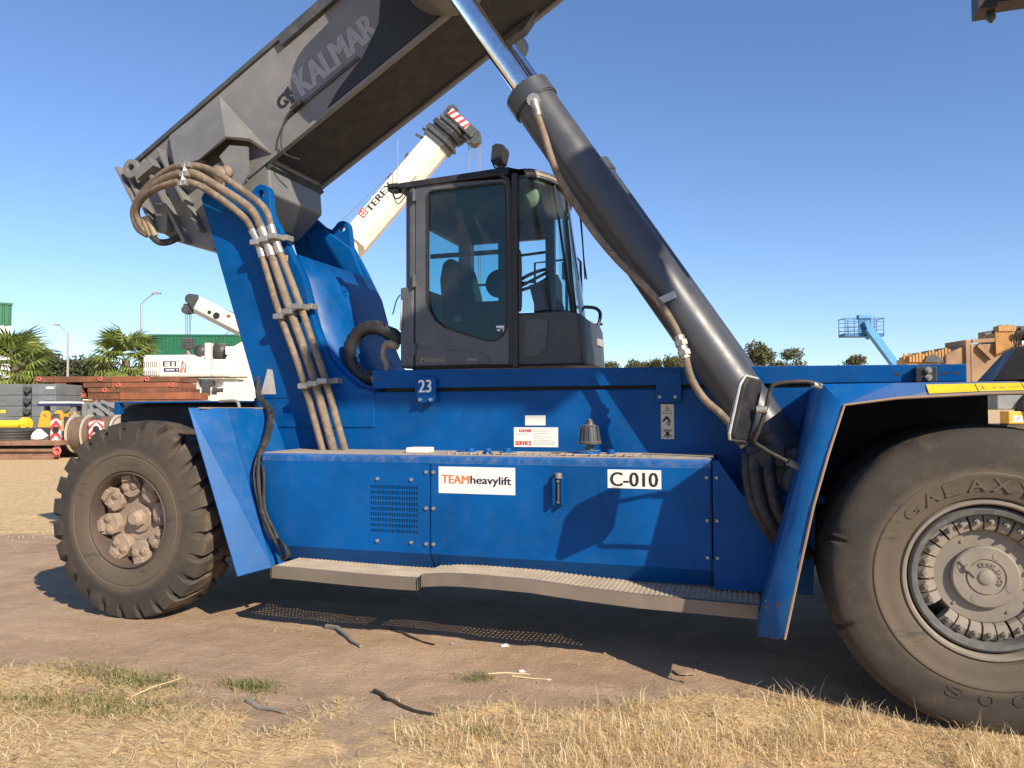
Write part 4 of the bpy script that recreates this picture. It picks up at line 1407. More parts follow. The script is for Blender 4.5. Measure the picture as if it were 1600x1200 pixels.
# ---- looped energy chain between tower and cab
lp_ = MB()
pts = [(-3.30 + .225 * cos(radians(a)), 6.12, 2.265 + .225 * sin(radians(a))) for a in range(50, 292, 8)]
pts = [(-3.03, 6.13, 2.36), (-3.10, 6.13, 2.415)] + pts[1:] + [(-3.16, 6.14, 2.03), (-2.98, 6.16, 1.99)]
n_ = len(pts)
lp_.tube(pts, [.062 + (.005 if i % 2 else -.004) for i in range(n_)], 12)
lp_.build('looped_conduit', 'black', ROOT, smooth=60)
sm = MB()
sm.tube([(-3.02, 6.08, 2.30), (-3.12, 6.06, 2.34), (-3.16, 6.06, 2.24), (-3.12, 6.06, 2.12), (-3.16, 6.05, 2.04)], .026, 8, smooth=5)
sm.cyl((-3.25, 6.04, 2.02), (-3.08, 6.04, 2.05), .034, seg=8)
sm.cyl((-3.10, 6.05, 2.34), (-3.04, 6.07, 2.31), .036, seg=8)
sm.build('conduit_fitting', 'ink_tan', ROOT, smooth=40)

# ------------------------------------------------------------------ wheels
TR = 0.832


def arc_text(parent, text, r, a_mid, da, h, y, mat, flip=False, name='raised_letter', depth=.004, w=None):
    """letters round a wheel face (face looks towards -Y), built in the wheel's own frame"""
    n_ = len(text)
    mb = MB()
    for i, c in enumerate(text):
        a = radians(a_mid + (n_ - 1) / 2 * da - i * da) if not flip else radians(a_mid - (n_ - 1) / 2 * da + i * da)
        up = Vector((cos(a), 0, sin(a)))
        right = Vector((sin(a), 0, -cos(a)))
        if flip:
            up, right = -up, -right
        ww = w or h * .62
        V, F = glyphs(c, ww, h, 0, .01)
        o = Vector((cos(a) * r, y, sin(a) * r)) - right * ww / 2 - (up * h if flip else Vector((0, 0, 0)))
        P = [o + right * x + up * yy + Vector((0, -depth if k < len(V) // 2 else .004, 0)) for k, (x, yy, _) in enumerate(V)]
        mb.add(P, F)
    return mb.build(name, mat, parent, local=True)


def tyre_body(slick):
    s = [(.435, -.205), (.445, -.228), (.47, -.236), (.50, -.241), (.545, -.243), (.556, -.250), (.572, -.251), (.582, -.245), (.62, -.246), (.67, -.245), (.72, -.239), (.765, -.228), (.80, -.208), (.821, -.175), (TR, -.11), (TR + .003, 0)]
    if not slick:
        s = [(.41, -.205), (.42, -.226), (.45, -.236), (.50, -.243), (.54, -.245), (.548, -.239), (.556, -.246), (.62, -.247), (.68, -.240), (.73, -.226), (.765, -.20), (.782, -.15), (.785, 0)]
    prof = s + [(r, -y) for r, y in reversed(s[:-1])]
    seg = 240
    mb = MB().lathe(prof, seg=seg)
    if slick:
        n_ = len(prof)
        for a0, dep, wd in ((163, .012, 1), (166, .03, 1), (203, .028, 1), (60, .03, 1), (330, .03, 1)):
            i = int(round(a0 / 360 * seg))
            for k_ in range(11, 14):
                x, y, z = mb.v[i * n_ + k_]
                rr = hypot(x, z)
                f = (rr - dep) / rr
                mb.v[i * n_ + k_] = (x * f, y * (1 - dep * .8), z * f)
    r_ = random.Random(3)
    out = []
    for (x, y, z) in mb.v:
        if z < -TR + .03:
            z = -TR + .03 - (-TR + .03 - z) * .35
        out.append((x, y, z))
    mb.v = out
    return mb


def lugs(mb):
    NL = 25
    for s in (-1, 1):
        for i in range(NL):
            a0 = 2 * pi * (i + (.5 if s > 0 else 0)) / NL
            hw = .102
            path = [(.69, .240, .115, .0), (.73, .236, .102, .010), (.775, .230, .094, .028), (.822, .212, .098, .05), (.836, .17, hw, .05), (.842, .06, hw * 1.0, .05), (.842, -.03, hw * .8, .05)]
            sec = []
            for (r, y, w_, dep) in path:
                sk = (.235 - y) * .55
                ri = r - max(dep, .004)
                row = []
                for (rr, aa) in ((r, -w_ * .82), (r, w_ * .82), (ri, w_), (ri, -w_)):
                    A = a0 + sk + aa
                    yy = s * y
                    if rr == ri and y > .2:
                        yy = s * (y - .01)
                    row.append((rr * cos(A), yy, rr * sin(A)))
                sec.append(row)
            V = [p for row in sec for p in row]
            F = []
            for k_ in range(len(sec) - 1):
                for j in range(4):
                    F.append((k_ * 4 + j, k_ * 4 + (j + 1) % 4, (k_ + 1) * 4 + (j + 1) % 4, (k_ + 1) * 4 + j))
            F += [(0, 1, 2, 3), tuple(len(V) - 4 + j for j in (3, 2, 1, 0))]
            V = [(x, y, max(z, -TR - .002)) for x, y, z in V]
            mb.add(V, F)
    return mb


def wheel_root(name, mb, mat, loc, parent=ROOT, smooth=32, label=None, rz=0):
    o = mb.build(name, mat, parent, smooth=smooth, local=True, label=label)
    o.location = Vector(loc) - WORLD[parent.name]
    o.rotation_euler = (0, 0, rz)
    WORLD[o.name] = Vector((0, 0, 0))
    return o


def copy_tree(o, parent, loc=None, rz=None):
    c = o.copy()
    COL.objects.link(c)
    c.parent = parent
    if loc is not None:
        c.location = loc
    if rz is not None:
        c.rotation_euler = (0, 0, rz)
    for ch_ in list(o.children):
        copy_tree(ch_, c)
    return c


def L(mb, name, mat, parent, **kw):
    return mb.build(name, mat, parent, local=True, **kw)


# front wheel: worn slick tyre, clamped rim
fw_ = wheel_root('wheel', tyre_body(True), 'tyre', (1.15, 4.95, TR - .012), label='worn slick front tyre with a clamped rim')
L(MB().lathe([(.45, .0), (.442, -.17), (.437, -.205), (.425, -.222), (.412, -.222), (.403, -.205), (.40, -.17), (.40, -.0)], seg=96), 'rim', 'rim_grey', fw_, smooth=40)
L(MB().lathe([(.392, -.08), (.392, -.178), (.386, -.192), (.376, -.200), (.352, -.196), (.345, -.184), (.342, -.16), (.338, .05)], seg=96), 'lock_ring', 'ring_blue', fw_, smooth=40)
L(MB().lathe([(r, o + .04) for r, o in [(.342, .06), (.28, -.02), (.262, -.10), (.258, -.135), (.25, -.142), (.170, -.142), (.168, -.168), (.160, -.174), (.100, -.174), (.098, -.168), (.092, -.168), (.090, -.177), (.040, -.178), (.038, -.184), (.032, -.187), (0, -.187)]], seg=72), 'hub', 'rim_grey', fw_, smooth=35)
kp = MB()
for a in (65, 155, 245, 335):
    c, s_ = cos(radians(a)), sin(radians(a))
    kp.cyl((.128 * c, -.13, .128 * s_), (.128 * c, -.1365, .128 * s_), .022, .021, 20)
for a in (225, 45, 300, 120):
    c, s_ = cos(radians(a)), sin(radians(a))
    kp.cyl((.215 * c, -.098, .215 * s_), (.215 * c, -.110, .215 * s_), .009, seg=6)
kp.cyl((-.088, -.13, .05), (-.088, -.152, .05), .018, seg=12)
kp.bar((-.125, -.142, .085), (-.05, -.142, .0), .006, .01)
L(kp, 'hub_plug', 'rim_grey', fw_, smooth=35)
arc_text(fw_, 'KESSLER+CO', .058, 42, 15.5, .024, -.136, 'rim_grey', depth=.007, w=.015)
NC = 27
cl_mesh = None
for i in range(NC):
    a = 2 * pi * (i + .35) / NC
    if i == 16:
        continue
    if cl_mesh is None:
        mb = MB()
        q = MB().prism([(.252, -.118), (.262, -.140), (.300, -.152), (.338, -.135), (.338, -.07), (.255, -.07)], -.030, .030, 'Z')
        mb.add([(r, y, z * (.82 + .35 * (r - .25) / .09)) for r, y, z in q.v], q.f)
        mb.cyl((.305, -.142, 0), (.308, -.172, 0), .016, .015, 6)
        mb.cyl((.308, -.172, 0), (.309, -.186, 0), .008, seg=8)
        cl_mesh = mb.mesh('rim_clamp', smooth=None, mat='rim_grey')
    o = bpy.data.objects.new('rim_clamp', cl_mesh)
    COL.objects.link(o)
    o.parent = fw_
    o.rotation_euler = (0, -a + RNG.uniform(-.008, .008), 0)
arc_text(fw_, 'GALAXY', .482, 103, 13.2, .066, -.2415, 'tyre', depth=.0055, w=.088)
arc_text(fw_, 'S00', .595, -93, 14.5, .062, -.2455, 'tyre', depth=.0045, w=.085, flip=True)
R_ = WORLD['reach_stacker']
inner = copy_tree(fw_, ROOT, Vector((1.15, 5.52, TR - .012)) - R_)
copy_tree(fw_, ROOT, Vector((1.15, 2 * YC - 4.95, TR - .012)) - R_, pi)
copy_tree(fw_, ROOT, Vector((1.15, 2 * YC - 5.52, TR - .012)) - R_, pi)
for o in list(inner.children):                                  # the inner twin is a bare tyre on its rim
    if not o.name.startswith(('rim', 'lock')) or o.name.startswith('rim_clamp'):
        bpy.data.objects.remove(o)

# rear wheel: deep lugs, hub with cast clamps
rw_ = wheel_root('wheel', lugs(tyre_body(False)), 'tyre', (-5.13, 5.43, TR - .005), label='deep lugged rear tyre with a dirty pink cast hub')
L(MB().lathe([(.43, .0), (.417, -.19), (.41, -.215), (.397, -.225), (.388, -.215), (.378, -.17), (.372, -.05), (.365, .02), (.345, -.02), (0, -.02)], seg=80), 'rim', 'rim_dark', rw_, smooth=40)
L(MB().lathe([(.355, -.03), (.35, -.075), (.31, -.085), (.29, -.065), (.13, -.06), (.12, -.085), (0, -.085)], seg=60), 'hub', 'hub_tan', rw_, smooth=35)
kb = MB()
kb.cyl((0, -.03, 0), (0, -.12, 0), .082, .078, 7)
kb.cyl((0, -.12, 0), (0, -.16, 0), .074, .045, 12)
L(kb, 'hub_nut', 'hub_tan', rw_, smooth=50)
hc = None
for i in range(8):
    a = 2 * pi * i / 8 + .2
    if hc is None:
        mb = MB()
        q = MB().prism([(-.085, .225), (-.095, .30), (-.07, .375), (.07, .375), (.095, .30), (.085, .225), (.03, .19), (-.03, .19)], -.125, -.05)
        mb.add([(z, y - .02 * (z > .3), x) for x, y, z in q.v], q.f)
        for dz in (-.048, .048):
            mb.cyl((.285, -.10, dz), (.285, -.146, dz), .040, .038, 6)
            mb.cyl((.285, -.146, dz), (.285, -.156, dz), .022, .018, 8)
        mb.box(.33, .385, -.165, -.10, -.05, .05)
        hc = mb.mesh('hub_clamp', smooth=40, mat='hub_tan')
    o = bpy.data.objects.new('hub_clamp', hc)
    COL.objects.link(o)
    o.parent = rw_
    o.rotation_euler = (0, -a, 0)
    md = o.modifiers.new('soft edge', 'BEVEL')
    md.width = .006
    md.segments = 2
copy_tree(rw_, ROOT, Vector((-5.13, 2 * YC - 5.43, TR - .005)) - R_, pi)

# ------------------------------------------------------------------ cab
cb_ = MB()
cb_.box(-2.968, -2.835, 6.0, 6.16, 2.112, 2.815)
cb_.box(-2.90, -1.93, 6.06, 7.38, 2.10, 2.20)
cb_.box(-2.93, -2.88, 6.12, 7.36, 2.2, 2.85)
cb_.box(-2.90, -1.95, 7.33, 7.38, 2.2, 2.70)
cab_ = cb_.build('cab', 'cab', ROOT, bevel=0.022)
ps = MB()
ps.box(-2.878, -2.828, 6.0, 6.10, 2.80, 3.70)
ps.box(-2.93, -2.88, 6.04, 6.13, 2.7, 3.70)
ps.box(-2.93, -2.80, 7.26, 7.38, 2.6, 3.70)
ps.box(-2.02, -1.93, 7.30, 7.38, 2.5, 3.70)
ps.box(-2.52, -2.40, 7.31, 7.38, 2.5, 3.70)
ps.box(-2.93, -2.88, 6.1, 7.3, 3.42, 3.7)
ps.box(-2.9, -1.95, 7.32, 7.38, 3.45, 3.7)
ps.build('cab_post', 'cab', cab_, bevel=0.008)
# door with its big shaped window
dro = [(-2.822, 2.122), (-1.972, 2.122), (-1.972, 3.64), (-2.0, 3.672), (-2.80, 3.695), (-2.822, 3.68)]
drh = [(-2.706, 3.58), (-2.69, 3.618), (-2.66, 3.632), (-2.05, 3.642), (-2.02, 3.635), (-2.00, 3.61), (-1.992, 3.2), (-1.990, 2.44), (-2.03, 2.36), (-2.09, 2.325), (-2.16, 2.322), (-2.40, 2.398), (-2.55, 2.452), (-2.63, 2.51), (-2.685, 2.60), (-2.706, 2.70)]
MB().holed(dro, [drh], 6.0, 6.045).build('door', 'cab', cab_, bevel=0.006)
dp = [(-2.812, 2.128), (-2.812, 2.285), (-2.62, 2.27), (-2.30, 2.235), (-2.20, 2.215), (-2.155, 2.18), (-2.135, 2.128)]
MB().prism(dp, 5.990, 6.0).build('door_lower_panel', 'cab', cab_, bevel=0.006)
gl = MB().prism([(-2.72, 3.60), (-2.69, 3.64), (-2.0, 3.65), (-1.985, 3.62), (-1.985, 2.43), (-2.09, 2.315), (-2.42, 2.39), (-2.64, 2.50), (-2.715, 2.65)], 6.018, 6.024)
gl.build('door_window', 'glass', cab_)
sl = MB()
for a, b in zip(drh, drh[1:] + drh[:1]):
    sl.bar((a[0], 5.998, a[1]), (b[0], 5.998, b[1]), .016, .012)
sl.build('window_seal', 'cabin_black', cab_)
hn = MB()
for z in (3.60, 2.86, 2.27):
    hn.box(-2.845, -2.805, 5.975, 6.002, z - .05, z + .05)
    hn.cyl((-2.825, 5.972, z - .055), (-2.825, 5.972, z + .055), .013, seg=8)
hn.build('hinge', 'cab', cab_, bevel=0.003)
MB().tube([(-2.975, 6.02, 2.75), (-3.0, 6.0, 2.70), (-3.03, 5.99, 2.58)], .006, 6, smooth=3).build('antenna_stub', 'rubber', cab_)
MB().tube([(-2.945, 5.99, 2.70), (-2.945, 5.98, 2.55), (-2.955, 5.985, 2.44)], .008, 6, smooth=3).build('grab_wire', 'ink_pale', cab_)
print_on(cab_, 'KALMAR', 'ink_tan', (-2.715, 5.989, 2.155), (1, 0, -.03), (0, 0, 1), .175, .038, bold=.035)
MB().prism([(-2.765, 2.155), (-2.728, 2.153), (-2.728, 2.193), (-2.765, 2.195)], 5.9885, 5.9895).build('door_emblem', 'ink_tan', cab_)
MB().prism([(-2.755, 2.160), (-2.735, 2.160), (-2.735, 2.186), (-2.750, 2.180)], 5.988, 5.9884).build('door_emblem_mark', 'ink_black', cab_)
print_on(cab_, 'DRF450', 'ink_pale', (-2.34, 5.989, 2.162), (1, 0, -.03), (0, 0, 1), .088, .018, bold=.03)
# front pillar: two dark strips
pl = MB()
pl.tube([(-1.955, 6.0, 2.12), (-1.955, 6.0, 3.58), (-1.975, 6.0, 3.66), (-2.05, 6.0, 3.715)], .020, 8)
pl.bar((-1.915, 6.0, 2.10), (-1.915, 6.0, 3.70), .045, .04, (0, 1, 0))
pl.build('door_pillar', 'black', cab_, smooth=40)
ls = MB()
ls.tube([(-1.885, 5.995, 2.56), (-1.87, 5.99, 2.62), (-1.872, 5.99, 3.0), (-1.89, 5.99, 3.06)], .014, 8, smooth=4)
ls.bar((-1.895, 5.985, 3.02), (-1.895, 5.985, 3.16), .03, .03)
ls.bar((-1.90, 5.985, 3.40), (-1.90, 5.985, 3.56), .014, .02)
ls.build('grab_rail', 'black', cab_, smooth=40)
# wrap-round windscreen
plan = [(-1.89, 6.02), (-1.80, 6.02), (-1.72, 6.035), (-1.64, 6.08), (-1.575, 6.17), (-1.53, 6.30), (-1.51, 6.5), (-1.51, 6.7), (-1.545, 6.92), (-1.60, 7.10), (-1.68, 7.26), (-1.78, 7.35), (-1.90, 7.38)]


def ring(z, dx, sh=0.0):
    return [(x + dx * min(1, max(0, (x + 1.89) / .3)), y, z + sh * min(1, max(0, (x + 1.89) / .3))) for x, y in plan]


gw = MB()
lo, hi = ring(2.545, .02, .03), ring(3.69, -.135, .0)
mid_ = ring(3.1, -.055)
k_ = len(plan)
gw.add(lo + mid_ + hi, [(r * k_ + i, r * k_ + i + 1, (r + 1) * k_ + i + 1, (r + 1) * k_ + i) for r in (0, 1) for i in range(k_ - 1)])
gw.build('windscreen', 'glass_front', cab_, smooth=60)
vs_ = MB()
a_, b_ = ring(3.675, -.10), ring(3.735, -.10)
a2, b2 = ring(3.675, -.15), ring(3.735, -.15)
for i in range(k_ - 1):
    vs_.add([a_[i], a_[i + 1], b_[i + 1], b_[i], a2[i], a2[i + 1], b2[i + 1], b2[i]], [(0, 1, 2, 3), (3, 2, 6, 7), (0, 4, 5, 1), (4, 7, 6, 5)])
vs_.build('windscreen_visor', 'cab', cab_)
vt = MB()
a_, b_ = ring(3.692, -.094), ring(3.715, -.096)
vt.add(a_ + b_, [(i, i + 1, k_ + i + 1, k_ + i) for i in range(k_ - 1)])
vt.build('visor_strip', 'ink_tan', cab_)
for j in (5, 9):
    MB().tube([lo[j], mid_[j], hi[j]], .012, 6).build('windscreen_joint', 'cabin_black', cab_)
# roof
rf_ = MB()
rf_.add([(-3.02, 5.975, 3.672), (-1.97, 5.975, 3.70), (-1.97, 7.42, 3.70), (-3.02, 7.42, 3.672), (-2.99, 6.0, 3.73), (-1.97, 6.0, 3.772), (-1.97, 7.40, 3.772), (-2.99, 7.40, 3.73)],
        [(0, 3, 2, 1), (4, 5, 6, 7), (0, 1, 5, 4), (1, 2, 6, 5), (2, 3, 7, 6), (3, 0, 4, 7)])
tr_ = ring(3.745, -.13)
tb_ = ring(3.685, -.13)
rf_.add([(-1.97, 6.0, 3.762)] + tr_ + [(-1.97, 7.40, 3.762)], [tuple(range(k_ + 2))])
rf_.build('cab_roof', 'black', cab_, bevel=0.012)
MB().add([(-1.97, 6.03, 3.66)] + [(x - .02, y, z - .03) for x, y, z in tb_] + [(-1.97, 7.37, 3.66), (-2.86, 7.37, 3.66), (-2.86, 6.05, 3.66)], [tuple(range(k_ + 4))]).build('headliner', 'liner', cab_, solid=0.01)
rk = MB()
rk.box(-3.06, -2.98, 5.965, 6.05, 3.65, 3.72)
rk.tube([(-3.02, 5.97, 3.66), (-2.99, 5.955, 3.58), (-2.93, 5.96, 3.60), (-2.92, 5.97, 3.66)], .007, 6, smooth=4)
rk.tube([(-3.03, 5.97, 3.66), (-2.97, 5.955, 3.53), (-2.90, 5.97, 3.60)], .005, 6, smooth=4)
for i in range(4):
    rk.cyl((-3.05 + .03 * i, 5.965, 3.69), (-3.05 + .03 * i, 5.945, 3.69), .012, seg=8)
rk.build('roof_bracket', 'cabin_black', cab_)
# lower front of the cab
lowp = [(-1.93, 6.0), (-1.46, 6.0), (-1.37, 6.015), (-1.335, 6.06), (-1.325, 6.2), (-1.33, 6.7), (-1.40, 7.15), (-1.46, 7.34), (-1.55, 7.39), (-1.93, 7.39)]
n_ = len(lowp)
lf = MB()
zt = [2.545, 2.56, 2.53, 2.50, 2.49, 2.49, 2.49, 2.50, 2.53, 2.545]
lf.add([(x, y, 2.105) for x, y in lowp] + [(x - .02 * (x > -1.6), y, z) for (x, y), z in zip(lowp, zt)],
       [(i, i + 1, n_ + i + 1, n_ + i) for i in range(n_ - 1)] + [tuple(range(n_)), tuple(range(2 * n_ - 1, n_ - 1, -1))])
lf.build('cab_nose', 'nose', cab_, bevel=0.02, smooth=25)
MB().prism([(-1.845, 2.20), (-1.835, 2.46), (-1.80, 2.49), (-1.66, 2.485), (-1.635, 2.46), (-1.655, 2.24), (-1.69, 2.215), (-1.70, 2.19), (-1.81, 2.18)], 5.990, 6.0).build('nose_recess', 'grey_dark', cab_, bevel=0.004)
MB().prism([(6.50, 2.30), (6.68, 2.30), (6.68, 2.36), (6.50, 2.36)], -1.34, -1.326, 'X').build('nose_label', 'ink_pale', cab_)
MB().tube([(-1.42, 6.9, 2.48), (-1.40, 6.95, 2.62), (-1.44, 6.95, 2.68), (-1.52, 6.9, 2.69), (-1.60, 6.8, 2.68)], .016, 8, smooth=4).build('nose_handle', 'black', cab_, smooth=40)
# inside
si = MB()
si.prism([(-2.76, 2.42), (-2.80, 2.95), (-2.77, 3.10), (-2.70, 3.15), (-2.62, 3.10), (-2.55, 2.85), (-2.50, 2.60), (-2.15, 2.62), (-2.10, 2.55), (-2.15, 2.46), (-2.4, 2.40)], 6.45, 6.95)
si.box(-2.6, -2.2, 6.5, 6.9, 2.2, 2.45)
si.build('seat', 'seat', cab_, bevel=0.04)
ar_ = MB()
ar_.box(-2.55, -2.05, 6.30, 6.42, 2.62, 2.70)
ar_.box(-2.5, -2.2, 6.25, 6.44, 2.2, 2.62)
ar_.tube([(-2.12, 6.36, 2.7), (-2.10, 6.36, 2.82)], .018, 8)
ar_.build('armrest', 'cabin_black', cab_, bevel=0.01)
co = MB()
co.bar((-1.72, 6.62, 2.2), (-1.90, 6.62, 2.88), .12, .14)
co.bar((-1.62, 6.45, 2.50), (-1.72, 6.45, 2.86), .22, .03, (1, 0, 0))
co.build('steering_column', 'cabin_black', cab_)
MB().prism([(6.30, 2.54), (6.33, 2.90), (6.42, 2.92), (6.56, 2.86), (6.60, 2.54)], -1.70, -1.66, 'X').build('dashboard', 'grey_dark', cab_, bevel=0.01)
q = MB().lathe([(.20 + .016 * cos(t), .016 * sin(t)) for t in [2 * pi * i / 8 for i in range(8)]], (0, 0, 0), 28, 'Z', closed=True)
mx = Matrix.Translation((-1.95, 6.62, 2.92)) @ Matrix.Rotation(radians(-24), 4, 'Y')
sw = MB().add([mx @ Vector(p) for p in q.v], q.f)
sw.bar(mx @ Vector((-.2, 0, 0)), mx @ Vector((.2, 0, 0)), .03, .02)
sw.build('steering_wheel', 'cabin_black', cab_, smooth=40)
mo_ = MB()
mo_.box(-1.72, -1.68, 6.78, 6.98, 2.94, 3.10)
mo_.tube([(-1.70, 6.88, 2.55), (-1.70, 6.88, 2.95)], .015, 8)
mo_.build('monitor', 'cabin_black', cab_, bevel=0.008)
q = MB().lathe([(0, -.02), (.05, -.018), (.085, -.008), (.095, .006), (.09, .02), (0, .02)], (0, 0, 0), 24, 'Y')
iv = MB().add([(-1.84 + x * .85, 6.18 + y, 3.55 + z) for x, y, z in q.v], q.f)
iv.tube([(-1.82, 6.2, 3.56), (-1.80, 6.2, 3.66)], .008, 6)
iv.build('inside_mirror', 'ink_tan', cab_, smooth=50)
MB().lathe([(0, -.012), (.10, -.012), (.12, 0), (.10, .012), (0, .012)], (-2.085, 6.075, 2.81), 28, 'Y').build('door_handle_boss', 'cabin_black', cab_, smooth=40)
rl = MB()
rl.bar((-2.70, 6.06, 3.075), (-1.99, 6.06, 3.075), .03, .035)
rl.bar((-2.70, 6.9, 2.95), (-2.0, 6.9, 2.95), .02, .02)
rl.tube([(-2.35, 7.42, 2.6), (-2.35, 7.42, 3.28), (-2.32, 7.42, 3.32), (-2.0, 7.42, 3.34)], .014, 6)
rl.tube([(-2.20, 7.55, 2.4), (-2.20, 7.55, 3.26), (-1.75, 7.55, 3.28), (-1.72, 7.55, 3.24), (-1.70, 7.55, 2.4)], .014, 6)
rl.bar((-2.6, 7.55, 2.6), (-1.5, 7.55, 2.6), .02, .02)
rl.build('inner_rail', 'cabin_black', cab_)
sg = MB()
sg.prism([(-2.09, 2.448), (-2.02, 2.445), (-2.02, 2.385), (-2.032, 2.385), (-2.032, 2.43), (-2.05, 2.418), (-2.062, 2.432), (-2.09, 2.43)], 6.014, 6.0165)
sg.prism([(-2.09, 2.41), (-2.07, 2.424), (-2.05, 2.40), (-2.06, 2.40), (-2.075, 2.405)], 6.014, 6.0165)
sg.build('exit_sign', 'ink_white', cab_)
MB().box(-2.47, -2.41, 6.026, 6.028, 2.50, 2.545).build('window_sticker', 'ink_pale', cab_)
wi = MB()
wi.tube([(-1.585, 6.95, 3.68), (-1.56, 6.93, 3.35), (-1.53, 6.90, 2.95)], .008, 6)
wi.tube([(-1.60, 7.0, 3.60), (-1.545, 6.95, 3.1), (-1.52, 6.93, 2.95)], .006, 6)
wi.build('wiper', 'cabin_black', cab_)
# lamps on the roof
for (x, y) in ((-2.13, 6.25), (-2.13, 7.15)):
    wl = MB()
    q = MB().prism([(-.05, -.075), (-.06, .06), (-.03, .085), (.04, .078), (.055, .05), (.05, -.06), (.02, -.085)], -.075, .075)
    R3 = Matrix.Translation((x, y, 3.955)) @ Matrix.Rotation(radians(10), 4, 'Y')
    wl.add([R3 @ Vector(p) for p in q.v], q.f)
    wl.bar((x, y, 3.76), (x, y, 3.90), .03, .04)
    wl.tube([(x - .05, y - .08, 3.90), (x - .02, y - .08, 3.83), (x + .03, y - .08, 3.83), (x + .05, y - .08, 3.87)], .008, 6, smooth=3)
    wl.tube([(x, y, 3.80), (x + .08, y - .03, 3.815), (x + .12, y - .03, 3.79), (x + .09, y, 3.77)], .008, 6, smooth=3)
    wl.build('work_lamp', 'cabin_black', cab_, bevel=0.008)

# ------------------------------------------------------------------ the yard behind
# A thing gets its own spot on the ground and is then built in metres, mostly from image pixels: x to the right, y away, z up.
def rx(px_col, dist):
    """sideways metres for an image pixel column (each pixel 1/1200 of the distance)"""
    return (px_col - 800) / 1200 * dist


def hz(px_row, dist, px_col=300):
    """height in metres for an image pixel row at that distance"""
    return 1.74 + (642 - (px_col - 800) * .0044 - px_row) / 1200 * dist


def place(name, label, cat, px_col, dist, turn=0.0, group=None):  # spot taken from an image pixel column and a distance
    p = spot(rx(px_col, dist), dist)
    p.z = gz(p.x, p.y) - .02
    return thing(name, label, cat, p, RZ + radians(turn), group)


def Lb(mb, name, mat, parent, **kw):
    return mb.build(name, mat, parent, local=True, **kw)


# ---- sheds
def shed(name, label, b0, b1, dist, top, mid, depth, turn):
    t = place(name, label, 'building', b0, dist, turn)
    w = rx(b1, dist) - rx(b0, dist)
    zt, zm = hz(top, dist), hz(mid, dist)
    Lb(MB().box(0, w, 0.05, depth, -.2, zm + .3), 'wall', 'white_clad', t)
    rib = MB()
    for (a, b, ax_) in ((0, w, 'x'), (0, depth, 'y')):
        k_ = int((b - a) / .45)
        pts = []
        for i in range(k_):
            u = a + (b - a) * i / k_
            st_ = (b - a) / k_
            pts += [(u, 0), (u + st_ * .6, 0), (u + st_ * .68, .06), (u + st_ * .92, .06)]
        pts.append((b, 0))
        if ax_ == 'x':
            lo_ = [(u, -.03 + d, zm) for u, d in pts]
            hi_ = [(u, -.03 + d, zt) for u, d in pts]
        else:
            lo_ = [(w + .03 - d, u, zm) for u, d in pts]
            hi_ = [(w + .03 - d, u, zt) for u, d in pts]
        n_ = len(pts)
        rib.add(lo_ + hi_, [(i, i + 1, n_ + i + 1, n_ + i) for i in range(n_ - 1)])
    rib.box(.05, w - .05, .05, depth, zm + .1, zt - .1)
    Lb(rib, 'cladding_band', 'green_clad', t)
    Lb(MB().box(-.1, w + .1, -.1, depth + .1, zt - .06, zt + .12), 'roof_trim', 'green_clad', t)
    return t


shed('warehouse', 'long white shed with a ribbed dark green band under its roof, behind the cream crane', 216, 575, 92, 523, 555, 26, 4)
shed('shed', 'tall white shed with a green upper band at the far left', -150, -11, 62, 461, 497, 18, 40)


# ---- street lamps
def lamp_post(label, px_col, dist, top, arm_to, arm_top):  # post and arm given in image pixels
    t = place('street_lamp', label, 'street lamp', px_col, dist, 0, 'street lamps along the road behind the yard')
    zt = hz(top, dist)
    Lb(MB().tube([(0, 0, -.2), (0, 0, zt)], [.12, .075], 10), 'pole', 'pole', t, smooth=40)
    dx = rx(arm_to, dist) - rx(px_col, dist)
    za = hz(arm_top, dist)
    Lb(MB().tube([(0, 0, zt), (dx * .2, 0, zt + (za - zt) * .35), (dx * .62, 0, zt + (za - zt) * .85), (dx * .8, 0, za)], .045, 8, smooth=3), 'arm', 'pole', t, smooth=40)
    hd_ = MB()
    s_ = 1 if dx > 0 else -1
    hd_.prism([(dx * .66, za - .04), (dx * .7, za + .08), (dx * .95, za + .10), (dx * 1.2, za + .03), (dx * 1.15, za - .02), (dx * .9, za - .06)], -.13, .13)
    Lb(hd_, 'lamp_head', 'pole', t)


lamp_post('slim street lamp with its arm bent to the left, in front of the gum trees', 105, 62, 520, 84, 506)
lamp_post('taller street lamp with its arm bent to the right, above the fan palm', 219, 55, 474, 245, 457)


# ---- trees
def crown_mesh(name, blobs, nleaf, size, mat, seed, flat=.75):
    r = np.random.RandomState(seed)
    V, F = [], []
    wts = np.array([b[3] ** 2 for b in blobs])
    wts = wts / wts.sum()
    cnt = r.multinomial(nleaf, wts)
    for (cx, cy, cz, rad), c in zip(blobs, cnt):
        d = r.randn(c, 3)
        d /= np.linalg.norm(d, axis=1)[:, None]
        rr = rad * (0.35 + .65 * r.rand(c) ** .5) * (1 + .18 * r.randn(c))
        p = d * rr[:, None] * np.array([1, 1, flat]) + np.array([cx, cy, cz])
        a = r.randn(c, 3)
        a /= np.linalg.norm(a, axis=1)[:, None]
        b = np.cross(a, r.randn(c, 3))
        b /= np.linalg.norm(b, axis=1)[:, None]
        s_ = size * (.5 + r.rand(c))
        for i in range(c):
            k_ = len(V)
            u, v = a[i] * s_[i], b[i] * s_[i] * .45
            V += [tuple(p[i] - u), tuple(p[i] - v * 1.0), tuple(p[i] + u), tuple(p[i] + v)]
            F.append((k_, k_ + 1, k_ + 2, k_ + 3))
    me = bpy.data.meshes.new(name)
    me.from_pydata(V, [], F)
    me.materials.append(M[mat])
    return me


